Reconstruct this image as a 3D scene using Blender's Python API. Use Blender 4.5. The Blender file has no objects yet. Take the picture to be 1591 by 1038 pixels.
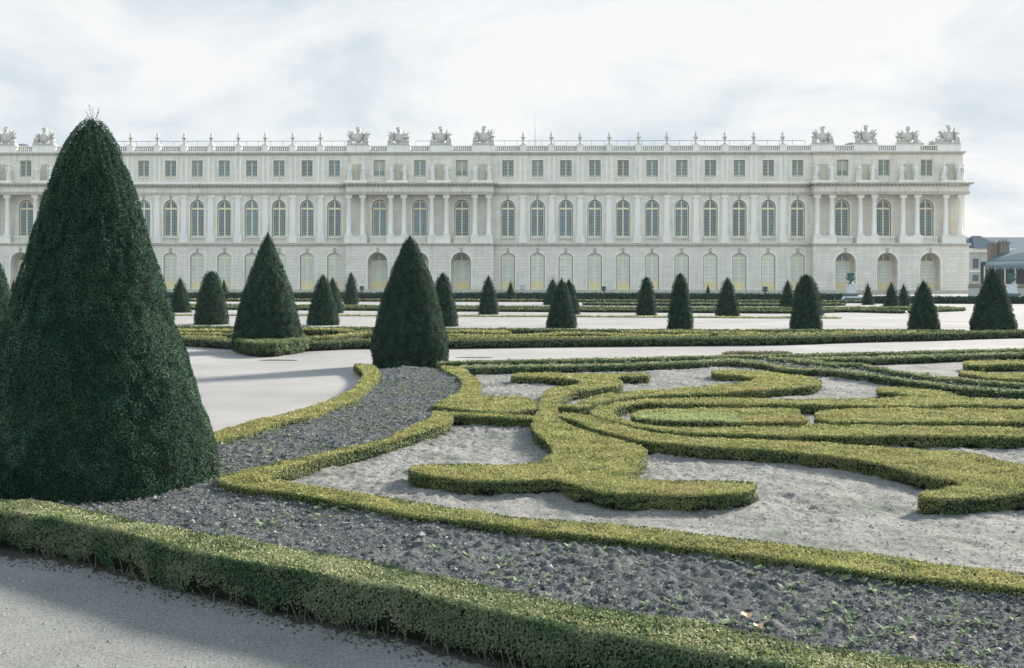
import bpy, math, random
import numpy as np
from mathutils import Vector, Matrix
from mathutils.geometry import tessellate_polygon

rng = np.random.default_rng(7)
random.seed(7)
sc = bpy.context.scene
C = sc.collection

# ------------------------------------------------------------------ camera
F, CX, YH, EYE, ROLL = 1700.0, 795.5, 438.0, 1.9, 0.0012
cam_d = bpy.data.cameras.new('camera')
cam = bpy.data.objects.new('camera', cam_d)
C.objects.link(cam)
cam_d.sensor_width = 36.0
cam_d.lens = F / 1591.0 * 36.0
cam_d.shift_y = -(519.0 - YH) / 1591.0
cam_d.clip_start = 0.05
cam_d.clip_end = 6000.0
cam.matrix_world = (Matrix.Translation((0, 0, EYE)) @ Matrix.Rotation(math.radians(90), 4, 'X')
                    @ Matrix.Rotation(ROLL, 4, 'Z'))
sc.camera = cam

# ------------------------------------------------------------------ sky, sun, exposure
SUN_EL, SUN_AZ = math.radians(23.0), math.radians(47.0)     # azimuth clockwise from the viewing direction
w = bpy.data.worlds.new('World')
sc.world = w
w.use_nodes = True
nt = w.node_tree
nt.nodes.clear()


def N(tree, kind, **kw):
    n = tree.nodes.new(kind)
    for k, v in kw.items():
        setattr(n, k, v)
    return n


def ramp(tree, stops, interp='LINEAR'):
    n = tree.nodes.new('ShaderNodeValToRGB')
    cr = n.color_ramp
    cr.interpolation = interp
    while len(cr.elements) < len(stops):
        cr.elements.new(0.5)
    for e, (p, c) in zip(cr.elements, stops):
        e.position = p
        e.color = (c[0], c[1], c[2], 1) if not isinstance(c, (int, float)) else (c, c, c, 1)
    return n


out = N(nt, 'ShaderNodeOutputWorld')
sky = N(nt, 'ShaderNodeTexSky', sky_type='NISHITA', sun_disc=False)
sky.sun_elevation = SUN_EL
sky.sun_rotation = SUN_AZ
sky.air_density = 1.2
sky.dust_density = 1.5
bg_sky = N(nt, 'ShaderNodeBackground')
bg_sky.inputs['Strength'].default_value = 0.055
nt.links.new(sky.outputs[0], bg_sky.inputs['Color'])
tc = N(nt, 'ShaderNodeTexCoord')
sep = N(nt, 'ShaderNodeSeparateXYZ')
nt.links.new(tc.outputs['Generated'], sep.inputs[0])
# clouds lie on a flat layer: direction divided by its height
zz = N(nt, 'ShaderNodeMath', operation='ADD')
zz.inputs[1].default_value = 0.32
zabs = N(nt, 'ShaderNodeMath', operation='ABSOLUTE')
nt.links.new(sep.outputs['Z'], zabs.inputs[0])
nt.links.new(zabs.outputs[0], zz.inputs[0])
dx = N(nt, 'ShaderNodeMath', operation='DIVIDE')
dy = N(nt, 'ShaderNodeMath', operation='DIVIDE')
nt.links.new(sep.outputs['X'], dx.inputs[0]); nt.links.new(zz.outputs[0], dx.inputs[1])
nt.links.new(sep.outputs['Y'], dy.inputs[0]); nt.links.new(zz.outputs[0], dy.inputs[1])
cmb = N(nt, 'ShaderNodeCombineXYZ')
nt.links.new(dx.outputs[0], cmb.inputs[0]); nt.links.new(dy.outputs[0], cmb.inputs[1])
cmb.inputs[2].default_value = 3.7
n1 = N(nt, 'ShaderNodeTexNoise')
n1.inputs['Scale'].default_value = 2.0
n1.inputs['Detail'].default_value = 6.0
n1.inputs['Roughness'].default_value = 0.5
n1.inputs['Distortion'].default_value = 0.6
nt.links.new(cmb.outputs[0], n1.inputs['Vector'])
n2 = N(nt, 'ShaderNodeTexNoise')
n2.inputs['Scale'].default_value = 2.6
n2.inputs['Detail'].default_value = 5.0
n2.inputs['Roughness'].default_value = 0.58
n2.inputs['Distortion'].default_value = 0.4
cm2 = N(nt, 'ShaderNodeVectorMath', operation='ADD')
cm2.inputs[1].default_value = (11.3, 4.1, 2.0)
nt.links.new(cmb.outputs[0], cm2.inputs[0])
nt.links.new(cm2.outputs[0], n2.inputs['Vector'])
mask = ramp(nt, [(0.38, 0.95), (0.50, 1.0)])
nt.links.new(n1.outputs['Fac'], mask.inputs[0])
ccol = ramp(nt, [(0.36, (0.240, 0.266, 0.286)), (0.46, (0.286, 0.300, 0.312)), (0.58, (0.332, 0.333, 0.335))])
nt.links.new(n2.outputs['Fac'], ccol.inputs[0])
# the unseen clouds behind the camera are brightened to lift the shaded facade
west = N(nt, 'ShaderNodeMapRange')
west.inputs['From Min'].default_value = 0.35
west.inputs['From Max'].default_value = -0.8
west.inputs['To Min'].default_value = 1.0
west.inputs['To Max'].default_value = 1.50
nt.links.new(sep.outputs['Y'], west.inputs['Value'])
bg_c = N(nt, 'ShaderNodeBackground')
# out-of-view cloud overhead and behind the camera, tinted bluer to cool the shadows
tint_f = N(nt, 'ShaderNodeMapRange')
tint_f.inputs['From Min'].default_value = 0.22
tint_f.inputs['From Max'].default_value = 0.60
nt.links.new(sep.outputs['Z'], tint_f.inputs['Value'])
tint_w = N(nt, 'ShaderNodeMapRange')
tint_w.inputs['From Min'].default_value = 0.2
tint_w.inputs['From Max'].default_value = -0.4
nt.links.new(sep.outputs['Y'], tint_w.inputs['Value'])
tmax = N(nt, 'ShaderNodeMath', operation='MAXIMUM')
nt.links.new(tint_f.outputs[0], tmax.inputs[0]); nt.links.new(tint_w.outputs[0], tmax.inputs[1])
tint = N(nt, 'ShaderNodeMix', data_type='RGBA', blend_type='MULTIPLY')
nt.links.new(tmax.outputs[0], tint.inputs['Factor'])
nt.links.new(ccol.outputs[0], tint.inputs['A'])
tint.inputs['B'].default_value = (0.84, 0.98, 1.09, 1)
nt.links.new(tint.outputs['Result'], bg_c.inputs['Color'])
nt.links.new(west.outputs[0], bg_c.inputs['Strength'])
mixw = N(nt, 'ShaderNodeMixShader')
nt.links.new(mask.outputs[0], mixw.inputs[0])
nt.links.new(bg_sky.outputs[0], mixw.inputs[1])
nt.links.new(bg_c.outputs[0], mixw.inputs[2])
nt.links.new(mixw.outputs[0], out.inputs['Surface'])

sd = bpy.data.lights.new('sun', 'SUN')
sd.energy = 5.0
sd.angle = math.radians(9.0)          # seen through thin cloud
sd.color = (1.0, 0.94, 0.84)
sun = bpy.data.objects.new('sun', sd)
C.objects.link(sun)
svec = Vector((math.cos(SUN_EL) * math.sin(SUN_AZ), math.cos(SUN_EL) * math.cos(SUN_AZ), math.sin(SUN_EL)))
sun.rotation_euler = svec.to_track_quat('Z', 'Y').to_euler()
sun.location = (60, 60, 60)

sc.view_settings.view_transform = 'Standard'
sc.view_settings.look = 'None'
sc.view_settings.exposure = 1.50
sc.view_settings.gamma = 1.0
sc.cycles.max_bounces = 6
sc.cycles.diffuse_bounces = 3
sc.cycles.glossy_bounces = 2
sc.cycles.transmission_bounces = 3
sc.cycles.use_denoising = True

# ------------------------------------------------------------------ helpers


def at(px, py, z=0.0):
    """photo pixel -> world xy on the level plane at height z"""
    py = py - ROLL * (px - CX)
    Y = (EYE - z) * F / (py - YH)
    return ((px - CX) / F * Y, Y)


def pts(L, z):
    return np.array([at(x, y, z) for x, y in L], float)


def _hash(ix, iy, seed):
    h = (ix.astype(np.int64) * 374761393 + iy.astype(np.int64) * 668265263 + seed * 1442695041) & 0x7fffffff
    h = ((h ^ (h >> 13)) * 1274126177) & 0x7fffffff
    return ((h ^ (h >> 16)) & 0xffffff) / float(0xffffff)


def vnoise(x, y, seed=0):
    ix, iy = np.floor(x), np.floor(y)
    fx, fy = x - ix, y - iy
    fx = fx * fx * (3 - 2 * fx)
    fy = fy * fy * (3 - 2 * fy)
    a, b = _hash(ix, iy, seed), _hash(ix + 1, iy, seed)
    c, d = _hash(ix, iy + 1, seed), _hash(ix + 1, iy + 1, seed)
    return (a * (1 - fx) + b * fx) * (1 - fy) + (c * (1 - fx) + d * fx) * fy


def fbm(x, y, o=4, seed=0):
    s, a, t = 0, 1, 0
    for k in range(o):
        s = s + a * vnoise(x * 2 ** k + 13.1 * k, y * 2 ** k + 7.7 * k, seed + k)
        t += a
        a *= 0.5
    return s / t


class Acc:
    """collects faces of several sizes and builds ONE mesh"""

    def __init__(s):
        s.V = []; s.n = 0; s.F = []

    def add(s, V, F, mat=0, smooth=False, rnd=None):
        V = np.asarray(V, float).reshape(-1, 3)
        if isinstance(F, np.ndarray):
            F = [F]
        else:
            d = {}
            for f in F:
                d.setdefault(len(f), []).append(f)
            F = [np.array(v) for v in d.values()]
        r = np.full(len(V), 0.5) if rnd is None else rnd
        s.V.append((V, r))
        for f in F:
            if len(f):
                s.F.append((f + s.n, mat, smooth))
        s.n += len(V)
        return s

    def box(s, x0, x1, y0, y1, z0, z1, mat=0):
        V = [(x, y, z) for z in (z0, z1) for y in (y0, y1) for x in (x0, x1)]
        F = [(0, 2, 3, 1), (4, 5, 7, 6), (0, 1, 5, 4), (2, 6, 7, 3), (0, 4, 6, 2), (1, 3, 7, 5)]
        return s.add(V, F, mat)

    def lathe(s, prof, cx=0, cy=0, z=0, seg=14, mat=0, sx=1, sy=1, smooth=True):
        k = len(prof)
        a = np.linspace(0, 2 * np.pi, seg, endpoint=False)
        V = []
        for r, h in prof:
            for t in a:
                V.append((cx + r * sx * math.cos(t), cy + r * sy * math.sin(t), z + h))
        F = []
        for i in range(k - 1):
            for j in range(seg):
                j2 = (j + 1) % seg
                F.append((i * seg + j, i * seg + j2, (i + 1) * seg + j2, (i + 1) * seg + j))
        F.append(tuple(range(seg))[::-1])
        F.append(tuple((k - 1) * seg + j for j in range(seg)))
        return s.add(V, F, mat, smooth)

    def tube(s, p0, p1, r0, r1, seg=6, mat=0, smooth=True):
        p0, p1 = Vector(p0), Vector(p1)
        d = (p1 - p0).normalized()
        u = d.orthogonal().normalized()
        v = d.cross(u)
        V = []
        for p, r in ((p0, r0), (p1, r1)):
            for k in range(seg):
                t = 2 * math.pi * k / seg
                V.append(p + (u * math.cos(t) + v * math.sin(t)) * r)
        F = [(k, (k + 1) % seg, seg + (k + 1) % seg, seg + k) for k in range(seg)]
        F += [tuple(range(seg))[::-1], tuple(range(seg, 2 * seg))]
        return s.add([tuple(q) for q in V], F, mat, smooth)

    def ball(s, c, r, seg=10, rings=6, mat=0, jit=0.0):
        rx, ry, rz = (r, r, r) if isinstance(r, (int, float)) else r
        V = [(c[0], c[1], c[2] - rz)]
        for i in range(1, rings):
            ph = -math.pi / 2 + math.pi * i / rings
            for j in range(seg):
                t = 2 * math.pi * j / seg
                q = 1 + random.uniform(-jit, jit)
                V.append((c[0] + rx * q * math.cos(ph) * math.cos(t), c[1] + ry * q * math.cos(ph) * math.sin(t),
                          c[2] + rz * q * math.sin(ph)))
        V.append((c[0], c[1], c[2] + rz))
        F = []
        for j in range(seg):
            F.append((0, 1 + (j + 1) % seg, 1 + j))
        for i in range(rings - 2):
            for j in range(seg):
                j2 = (j + 1) % seg
                F.append((1 + i * seg + j, 1 + i * seg + j2, 1 + (i + 1) * seg + j2, 1 + (i + 1) * seg + j))
        b = 1 + (rings - 2) * seg
        for j in range(seg):
            F.append((b + j, b + (j + 1) % seg, len(V) - 1))
        return s.add(V, F, mat, True)

    def mesh(s, name, mats):
        me = bpy.data.meshes.new(name)
        V = np.concatenate([v for v, _ in s.V])
        R = np.concatenate([r for _, r in s.V])
        me.vertices.add(len(V))
        me.vertices.foreach_set('co', V.ravel())
        nl = sum(f.size for f, _, _ in s.F)
        npoly = sum(len(f) for f, _, _ in s.F)
        me.loops.add(nl)
        me.polygons.add(npoly)
        me.loops.foreach_set('vertex_index', np.concatenate([f.ravel() for f, _, _ in s.F]).astype(np.int32))
        tot = np.concatenate([np.full(len(f), f.shape[1]) for f, _, _ in s.F])
        st = np.concatenate([[0], np.cumsum(tot)[:-1]])
        me.polygons.foreach_set('loop_start', st.astype(np.int32))
        me.polygons.foreach_set('material_index',
                                np.concatenate([np.full(len(f), m) for f, m, _ in s.F]).astype(np.int32))
        me.polygons.foreach_set('use_smooth', np.concatenate([np.full(len(f), sm) for f, _, sm in s.F]))
        a = me.attributes.new('rnd', 'FLOAT', 'POINT')
        a.data.foreach_set('value', R.astype(np.float32))
        for m in mats:
            me.materials.append(m)
        me.update(calc_edges=True)
        return me

    def build(s, name, mats, parent=None):
        if not isinstance(mats, (list, tuple)):
            mats = [mats]
        return link(name, s.mesh(name, mats), parent)


def link(name, me, parent=None, loc=None):
    o = bpy.data.objects.new(name, me)
    C.objects.link(o)
    if parent:
        o.parent = parent
    if loc is not None:
        o.location = loc
    return o


def tag(o, label, cat, group=None, kind=None):
    if label: o['label'] = label
    if cat: o['category'] = cat
    if group: o['group'] = group
    if kind: o['kind'] = kind
    return o


def empty(name, loc, rz=0.0):
    o = bpy.data.objects.new(name, None)
    o.empty_display_size = 0.3
    C.objects.link(o)
    o.location = loc
    o.rotation_euler = (0, 0, rz)
    return o


def copy_tree(o, parent=None):
    c = o.copy()
    C.objects.link(c)
    if parent is not None:
        c.parent = parent
    for ch in list(o.children):
        copy_tree(ch, c)
    return c

# ------------------------------------------------------------------ materials


def mat(name):
    m = bpy.data.materials.new(name)
    m.use_nodes = True
    t = m.node_tree
    t.nodes.clear()
    o = N(t, 'ShaderNodeOutputMaterial')
    b = N(t, 'ShaderNodeBsdfPrincipled')
    t.links.new(b.outputs[0], o.inputs['Surface'])
    return m, t, b, o


def noise(t, vec, scale, detail=4, rough=0.55, dist=0.0):
    n = N(t, 'ShaderNodeTexNoise')
    n.inputs['Scale'].default_value = scale
    n.inputs['Detail'].default_value = detail
    n.inputs['Roughness'].default_value = rough
    n.inputs['Distortion'].default_value = dist
    t.links.new(vec, n.inputs['Vector'])
    return n


def mixc(t, a, b, fac, mode='MIX'):
    m = N(t, 'ShaderNodeMix', data_type='RGBA', blend_type=mode)
    for sock, v in ((m.inputs['Factor'], fac), (m.inputs['A'], a), (m.inputs['B'], b)):
        if hasattr(v, 'is_linked'):
            t.links.new(v, sock)
        elif isinstance(v, (int, float)):
            sock.default_value = v
        else:
            sock.default_value = (v[0], v[1], v[2], 1)
    return m.outputs['Result']


def bump(t, b, h, strength, dist):
    n = N(t, 'ShaderNodeBump')
    n.inputs['Strength'].default_value = strength
    n.inputs['Distance'].default_value = dist
    t.links.new(h, n.inputs['Height'])
    t.links.new(n.outputs[0], b.inputs['Normal'])


def leaf_mat(name, stops, patch, patch_scale=1.3, trans=0.35, rough=0.75, spec=0.15):
    """foliage: each leaf its own tone from the 'rnd' attribute, and broad patches of another tone"""
    m, t, b, o = mat(name)
    at_ = N(t, 'ShaderNodeAttribute', attribute_name='rnd')
    r = ramp(t, stops)
    t.links.new(at_.outputs['Fac'], r.inputs[0])
    g = N(t, 'ShaderNodeTexCoord')
    n = noise(t, g.outputs['Object'], patch_scale, 5, 0.6)
    pr = ramp(t, [(0.42, 0.0), (0.68, 1.0)])
    t.links.new(n.outputs['Fac'], pr.inputs[0])
    half = N(t, 'ShaderNodeMath', operation='MULTIPLY')
    half.inputs[1].default_value = 0.42
    t.links.new(pr.outputs[0], half.inputs[0])
    col = mixc(t, r.outputs[0], patch, half.outputs[0])
    t.links.new(col, b.inputs['Base Color'])
    b.inputs['Roughness'].default_value = rough
    b.inputs['Specular IOR Level'].default_value = spec
    tr = N(t, 'ShaderNodeBsdfTranslucent')
    t.links.new(col, tr.inputs['Color'])
    mx = N(t, 'ShaderNodeMixShader')
    mx.inputs[0].default_value = trans
    t.links.new(b.outputs[0], mx.inputs[1])
    t.links.new(tr.outputs[0], mx.inputs[2])
    t.links.new(mx.outputs[0], o.inputs['Surface'])
    return m


M = {}
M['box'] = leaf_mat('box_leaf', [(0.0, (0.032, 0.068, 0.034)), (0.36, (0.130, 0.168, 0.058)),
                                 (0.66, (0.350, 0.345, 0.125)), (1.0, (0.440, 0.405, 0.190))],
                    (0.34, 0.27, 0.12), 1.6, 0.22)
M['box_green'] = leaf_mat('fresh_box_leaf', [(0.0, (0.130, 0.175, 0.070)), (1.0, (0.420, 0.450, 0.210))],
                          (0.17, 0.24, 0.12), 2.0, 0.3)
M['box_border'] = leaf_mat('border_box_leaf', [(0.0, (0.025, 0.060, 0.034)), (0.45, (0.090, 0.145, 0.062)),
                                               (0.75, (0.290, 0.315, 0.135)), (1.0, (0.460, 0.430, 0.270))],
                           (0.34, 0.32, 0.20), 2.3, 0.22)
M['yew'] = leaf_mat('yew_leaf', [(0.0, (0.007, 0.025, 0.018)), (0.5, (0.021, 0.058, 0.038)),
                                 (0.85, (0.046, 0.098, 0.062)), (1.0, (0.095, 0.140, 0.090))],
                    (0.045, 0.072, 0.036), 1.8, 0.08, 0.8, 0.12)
M['box_dull'] = leaf_mat('dull_box_leaf', [(0.0, (0.035, 0.070, 0.040)), (0.5, (0.100, 0.140, 0.065)), (1.0, (0.260, 0.270, 0.130))],
                         (0.16, 0.17, 0.08), 0.8, 0.15)
M['far_hedge'] = leaf_mat('far_hedge_leaf', [(0.0, (0.012, 0.046, 0.036)), (1.0, (0.030, 0.080, 0.060))],
                          (0.024, 0.064, 0.048), 0.5, 0.06)


def simple(name, col, rough=0.8, spec=0.3, var=0.25, scale=6.0, bumpd=0.0, col2=None, metallic=0.0, detail=5, each=0.0):
    m, t, b, o = mat(name)
    g = N(t, 'ShaderNodeTexCoord')
    n = noise(t, g.outputs['Object'], scale, detail, 0.6)
    r = ramp(t, [(0.3, 0.0), (0.7, 1.0)])
    t.links.new(n.outputs['Fac'], r.inputs[0])
    c2 = col2 or tuple(c * (1 - var) for c in col)
    cc = mixc(t, col, c2, r.outputs[0])
    if each:      # every pane or door a little different: blinds, curtains, what stands behind
        oi = N(t, 'ShaderNodeObjectInfo')
        ro = ramp(t, [(0.0, 1 - each), (0.6, 1.0), (1.0, 1 + each * 1.4)])
        t.links.new(oi.outputs['Random'], ro.inputs[0])
        cc = mixc(t, cc, ro.outputs[0], 1.0, 'MULTIPLY')
    t.links.new(cc, b.inputs['Base Color'])
    b.inputs['Roughness'].default_value = rough
    b.inputs['Specular IOR Level'].default_value = spec
    b.inputs['Metallic'].default_value = metallic
    if bumpd:
        bump(t, b, n.outputs['Fac'], 0.6, bumpd)
    return m


M['twig'] = simple('hedge_twig_shade', (0.028, 0.032, 0.020), 0.95, 0.1, 0.6, 30)  # twiggy hedge core, its inner shade put into the dark colour
M['stem'] = simple('box_stem', (0.17, 0.16, 0.115), 0.9, 0.2, 0.5, 20)
M['yew_core'] = simple('yew_twigs', (0.012, 0.020, 0.013), 0.95, 0.1, 0.5, 20)


def gravel_mat(name, base, dark, fine=60.0, patch=0.7, rough=0.9, bd=0.006, blotch=None, bl_scale=1.0, bl_lo=0.55, spec=0.06):
    m, t, b, o = mat(name)
    g = N(t, 'ShaderNodeTexCoord')
    P = g.outputs['Object']
    nf = noise(t, P, fine, 6, 0.75)
    nm = noise(t, P, patch, 6, 0.62)
    rf = ramp(t, [(0.34, dark), (0.52, base), (0.75, tuple(min(1, c * 1.25) for c in base))])
    t.links.new(nf.outputs['Fac'], rf.inputs[0])
    rm = ramp(t, [(0.35, 0.80), (0.65, 1.08)])
    t.links.new(nm.outputs['Fac'], rm.inputs[0])
    col = mixc(t, rf.outputs[0], rm.outputs[0], 1.0, 'MULTIPLY')
    if blotch:
        nb = noise(t, P, bl_scale, 7, 0.68, 0.5)
        rb = ramp(t, [(bl_lo, 0.0), (bl_lo + 0.13, 0.8)])
        t.links.new(nb.outputs['Fac'], rb.inputs[0])
        col = mixc(t, col, blotch, rb.outputs[0])
    t.links.new(col, b.inputs['Base Color'])
    b.inputs['Roughness'].default_value = rough
    b.inputs['Specular IOR Level'].default_value = spec
    bump(t, b, nf.outputs['Fac'], 0.7, bd)
    return m


M['gravel'] = gravel_mat('path_gravel', (0.278, 0.268, 0.264), (0.208, 0.200, 0.196), 60, 0.25, bd=0.006,
                         blotch=(0.24, 0.24, 0.215), bl_scale=0.33, bl_lo=0.56)
M['near_gravel'] = gravel_mat('near_path_gravel', (0.213, 0.214, 0.205), (0.080, 0.082, 0.078), 60, 0.8, bd=0.006,
                              blotch=(0.16, 0.165, 0.155), bl_scale=2.2, bl_lo=0.58)
M['sand'] = gravel_mat('parterre_sand', (0.232, 0.226, 0.214), (0.090, 0.095, 0.090), 30, 1.1, bd=0.03,
                       blotch=(0.085, 0.105, 0.085), bl_scale=1.6, bl_lo=0.53)
M['soil'] = gravel_mat('flowerbed_soil', (0.100, 0.106, 0.108), (0.020, 0.023, 0.025), 30, 1.5, rough=0.95, bd=0.03,
                       blotch=(0.24, 0.245, 0.24), bl_scale=11, bl_lo=0.58)
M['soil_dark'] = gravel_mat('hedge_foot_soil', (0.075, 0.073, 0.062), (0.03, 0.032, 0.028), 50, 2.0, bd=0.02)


def stone_mat(name, base, joints=True, course=0.62, block=1.9, jdark=0.86, stain=(0.42, 0.41, 0.37), st=0.5):
    m, t, b, o = mat(name)
    g = N(t, 'ShaderNodeTexCoord')
    sp = N(t, 'ShaderNodeSeparateXYZ')
    t.links.new(g.outputs['Object'], sp.inputs[0])
    cb = N(t, 'ShaderNodeCombineXYZ')
    t.links.new(sp.outputs['X'], cb.inputs[0])
    t.links.new(sp.outputs['Z'], cb.inputs[1])
    br = N(t, 'ShaderNodeTexBrick')
    br.inputs['Scale'].default_value = 1.0
    br.inputs['Brick Width'].default_value = block
    br.inputs['Row Height'].default_value = course
    br.inputs['Mortar Size'].default_value = 0.035
    br.inputs['Mortar Smooth'].default_value = 0.3
    br.inputs['Color1'].default_value = (*base, 1)
    br.inputs['Color2'].default_value = (base[0] * 0.90, base[1] * 0.885, base[2] * 0.86, 1)
    br.inputs['Mortar'].default_value = (base[0] * jdark, base[1] * jdark, base[2] * jdark, 1)
    t.links.new(cb.outputs[0], br.inputs['Vector'])
    nb = noise(t, g.outputs['Object'], 0.35, 6, 0.65)
    # streaks run down the wall: noise stretched along z
    mp = N(t, 'ShaderNodeMapping')
    mp.inputs['Scale'].default_value = (1.4, 1.4, 0.16)
    t.links.new(g.outputs['Object'], mp.inputs['Vector'])
    ns = noise(t, mp.outputs[0], 1.3, 6, 0.7)
    r1 = ramp(t, [(0.5, 0.0), (0.72, st)])
    t.links.new(ns.outputs['Fac'], r1.inputs[0])
    r2 = ramp(t, [(0.3, (1.05, 1.03, 0.98)), (0.5, (1, 1, 1)), (0.7, (0.90, 0.90, 0.92))])
    t.links.new(nb.outputs['Fac'], r2.inputs[0])
    src = br.outputs['Color'] if joints else base
    c = mixc(t, src, r2.outputs[0], 1.0, 'MULTIPLY')
    c = mixc(t, c, stain, r1.outputs[0])
    t.links.new(c, b.inputs['Base Color'])
    b.inputs['Roughness'].default_value = 0.88
    b.inputs['Specular IOR Level'].default_value = 0.2
    nf = noise(t, g.outputs['Object'], 5.0, 6, 0.7)
    bump(t, b, nf.outputs['Fac'], 0.5, 0.02)
    return m


M['stone'] = stone_mat('limestone', (0.73, 0.675, 0.575), st=0.75)
M['stone_gf'] = stone_mat('rusticated_limestone', (0.76, 0.70, 0.60), course=0.52, block=2.3, jdark=0.74)
M['stone_pale'] = stone_mat('pale_limestone', (0.80, 0.755, 0.67), joints=False, st=0.4)
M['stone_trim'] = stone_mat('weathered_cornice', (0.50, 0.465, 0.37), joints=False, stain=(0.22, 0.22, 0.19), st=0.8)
M['stone_statue'] = stone_mat('statue_stone', (0.76, 0.735, 0.67), joints=False, stain=(0.25, 0.25, 0.25), st=0.7)
M['stone_trophy'] = stone_mat('trophy_stone', (0.52, 0.50, 0.44), joints=False, stain=(0.15, 0.13, 0.11), st=0.95)
M['wood'] = simple('ochre_window_wood', (0.78, 0.70, 0.46), 0.6, 0.4, 0.12, 2)
M['wood_pale'] = simple('pale_ochre_wood', (0.60, 0.545, 0.33), 0.6, 0.4, 0.12, 2)
M['door_panel'] = simple('yellow_door_panel', (0.76, 0.63, 0.35), 0.6, 0.4, 0.12, 2)
M['glass'] = simple('dark_window_glass', (0.125, 0.180, 0.190), 0.12, 0.6, 0.45, 0.7, detail=1, each=0.45)
M['glass_mid'] = simple('attic_window_glass', (0.125, 0.175, 0.190), 0.15, 0.6, 0.35, 0.7, detail=1, each=0.35)
M['muntin'] = simple('grey_glazing_bar', (0.42, 0.47, 0.44), 0.6, 0.3, 0.1, 2)
M['glass_pale'] = simple('curtained_glass', (0.82, 0.88, 0.86), 0.4, 0.4, 0.22, 0.6, detail=1, each=0.12)
M['shade'] = simple('window_blind', (0.40, 0.41, 0.36), 0.8, 0.2, 0.1, 2)
M['lead'] = simple('lead_roof', (0.50, 0.53, 0.56), 0.55, 0.4, 0.15, 1.2)
M['lead_dark'] = simple('dark_lead', (0.24, 0.28, 0.31), 0.6, 0.4, 0.25, 1.2)
M['iron'] = simple('iron_rail', (0.16, 0.18, 0.20), 0.6, 0.4)
M['bronze'] = simple('bronze_patina', (0.045, 0.150, 0.125), 0.55, 0.4, 0.55, 5)
M['bronze_dark'] = simple('dark_bronze', (0.03, 0.075, 0.085), 0.5, 0.5, 0.5, 5)
M['marble'] = simple('white_marble', (0.66, 0.66, 0.68), 0.6, 0.3, 0.12, 3)
M['grey_stone'] = simple('grey_stone', (0.20, 0.23, 0.24), 0.85, 0.3, 0.5, 3)
M['slate'] = simple('slate_roof', (0.055, 0.095, 0.125), 0.9, 0.08, 0.3, 2.5)
M['slate_pale'] = simple('pale_slate_roof', (0.115, 0.145, 0.18), 0.9, 0.08, 0.25, 2.5)
M['brick'] = simple('red_brick', (0.15, 0.122, 0.112), 0.9, 0.2, 0.3, 2)
M['brick_grey'] = simple('sooty_brick', (0.15, 0.145, 0.14), 0.9, 0.2, 0.3, 2)
M['plaster'] = stone_mat('plastered_wall', (0.42, 0.40, 0.36), joints=False)
M['dark'] = simple('dark_opening', (0.03, 0.05, 0.06), 0.7, 0.3, 0.3, 1)
M['canvas'] = simple('grey_blue_canvas', (0.12, 0.16, 0.19), 0.9, 0.08, 0.2, 1)
M['muntin_door'] = simple('door_glazing_bar', (0.60, 0.55, 0.38), 0.6, 0.3, 0.1, 2)

# ------------------------------------------------------------------ the palace
FZ, TH = 189.0, math.radians(1.17)
PAL = empty('palace', (0, FZ, 0), -TH)
tag(PAL, 'long pale limestone palace wing with arched ochre windows and statues along its roof', 'palace')


def fu(px, w_=0.0):
    """photo column -> metres along the facade (a plane w_ metres in front of the main wall)"""
    k = (px - CX) / F
    Yp = FZ - w_ / math.cos(TH)
    t = math.tan(TH)
    X = k * Yp / (1 + k * t)
    return X / math.cos(TH)


class Wall:
    """a wall in the local XZ plane with real openings; y grows away from the viewer"""

    def __init__(s, mat_):
        s.a = Acc(); s.mat = mat_

    @staticmethod
    def arch(uc, w_, zt, rise, n=12):
        # circular segment of width w_ and rise, top at zt
        h = w_ / 2
        R = (h * h + rise * rise) / (2 * rise)
        cz = zt - R
        a = math.asin(min(1, h / R))
        return [(uc + R * math.sin(t), cz + R * math.cos(t)) for t in np.linspace(-a, a, n)]

    def seg(s, u0, u1, z0, z1, y, ops, reveal, rmat=0):
        """ops: list of (uc, width, zb, zt, rise)  rise 0 = flat head"""
        a = s.a
        ops = sorted(ops)
        x = u0
        q = lambda A, B, D, E: a.add([A, B, D, E], [(0, 1, 2, 3)])
        for uc, w_, zb, zt, rise in ops:
            l, r = uc - w_ / 2, uc + w_ / 2
            q((x, y, z0), (l, y, z0), (l, y, z1), (x, y, z1))
            if zb > z0:
                q((l, y, z0), (r, y, z0), (r, y, zb), (l, y, zb))
                q((l, y, zb), (r, y, zb), (r, y + reveal, zb), (l, y + reveal, zb))
            P = s.arch(uc, w_, zt, rise) if rise else [(l, zt), (r, zt)]
            for (ua, za), (ub, zb_) in zip(P[:-1], P[1:]):
                q((ua, y, za), (ub, y, zb_), (ub, y, z1), (ua, y, z1))
                q((ua, y, za), (ua, y + reveal, za), (ub, y + reveal, zb_), (ub, y, zb_))
            q((l, y, zb), (l, y + reveal, zb), (l, y + reveal, P[0][1]), (l, y, P[0][1]))
            q((r, y, zb), (r, y, P[-1][1]), (r, y + reveal, P[-1][1]), (r, y + reveal, zb))
            x = r
        q((x, y, z0), (u1, y, z0), (u1, y, z1), (x, y, z1))


def ring(a, outer, inner, y0, y1, mat=0):
    """band between two open polylines of the same length, y0 in front, y1 behind"""
    n = len(outer)
    V = [(u, y0, z) for u, z in outer] + [(u, y0, z) for u, z in inner] + [(u, y1, z) for u, z in outer] + [(u, y1, z) for u, z in inner]
    F = []
    for i in range(n - 1):
        F += [(n + i, n + i + 1, i + 1, i), (3 * n + i, 3 * n + i + 1, n + i + 1, n + i), (i, i + 1, 2 * n + i + 1, 2 * n + i)]
    a.add(V, F, mat)


def window_outline(w_, zb, zt, rise, n=13):
    return [(-w_ / 2, zb)] + (Wall.arch(0, w_, zt, rise, n) if rise else [(-w_ / 2, zt), (w_ / 2, zt)]) + [(w_ / 2, zb)]


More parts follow.
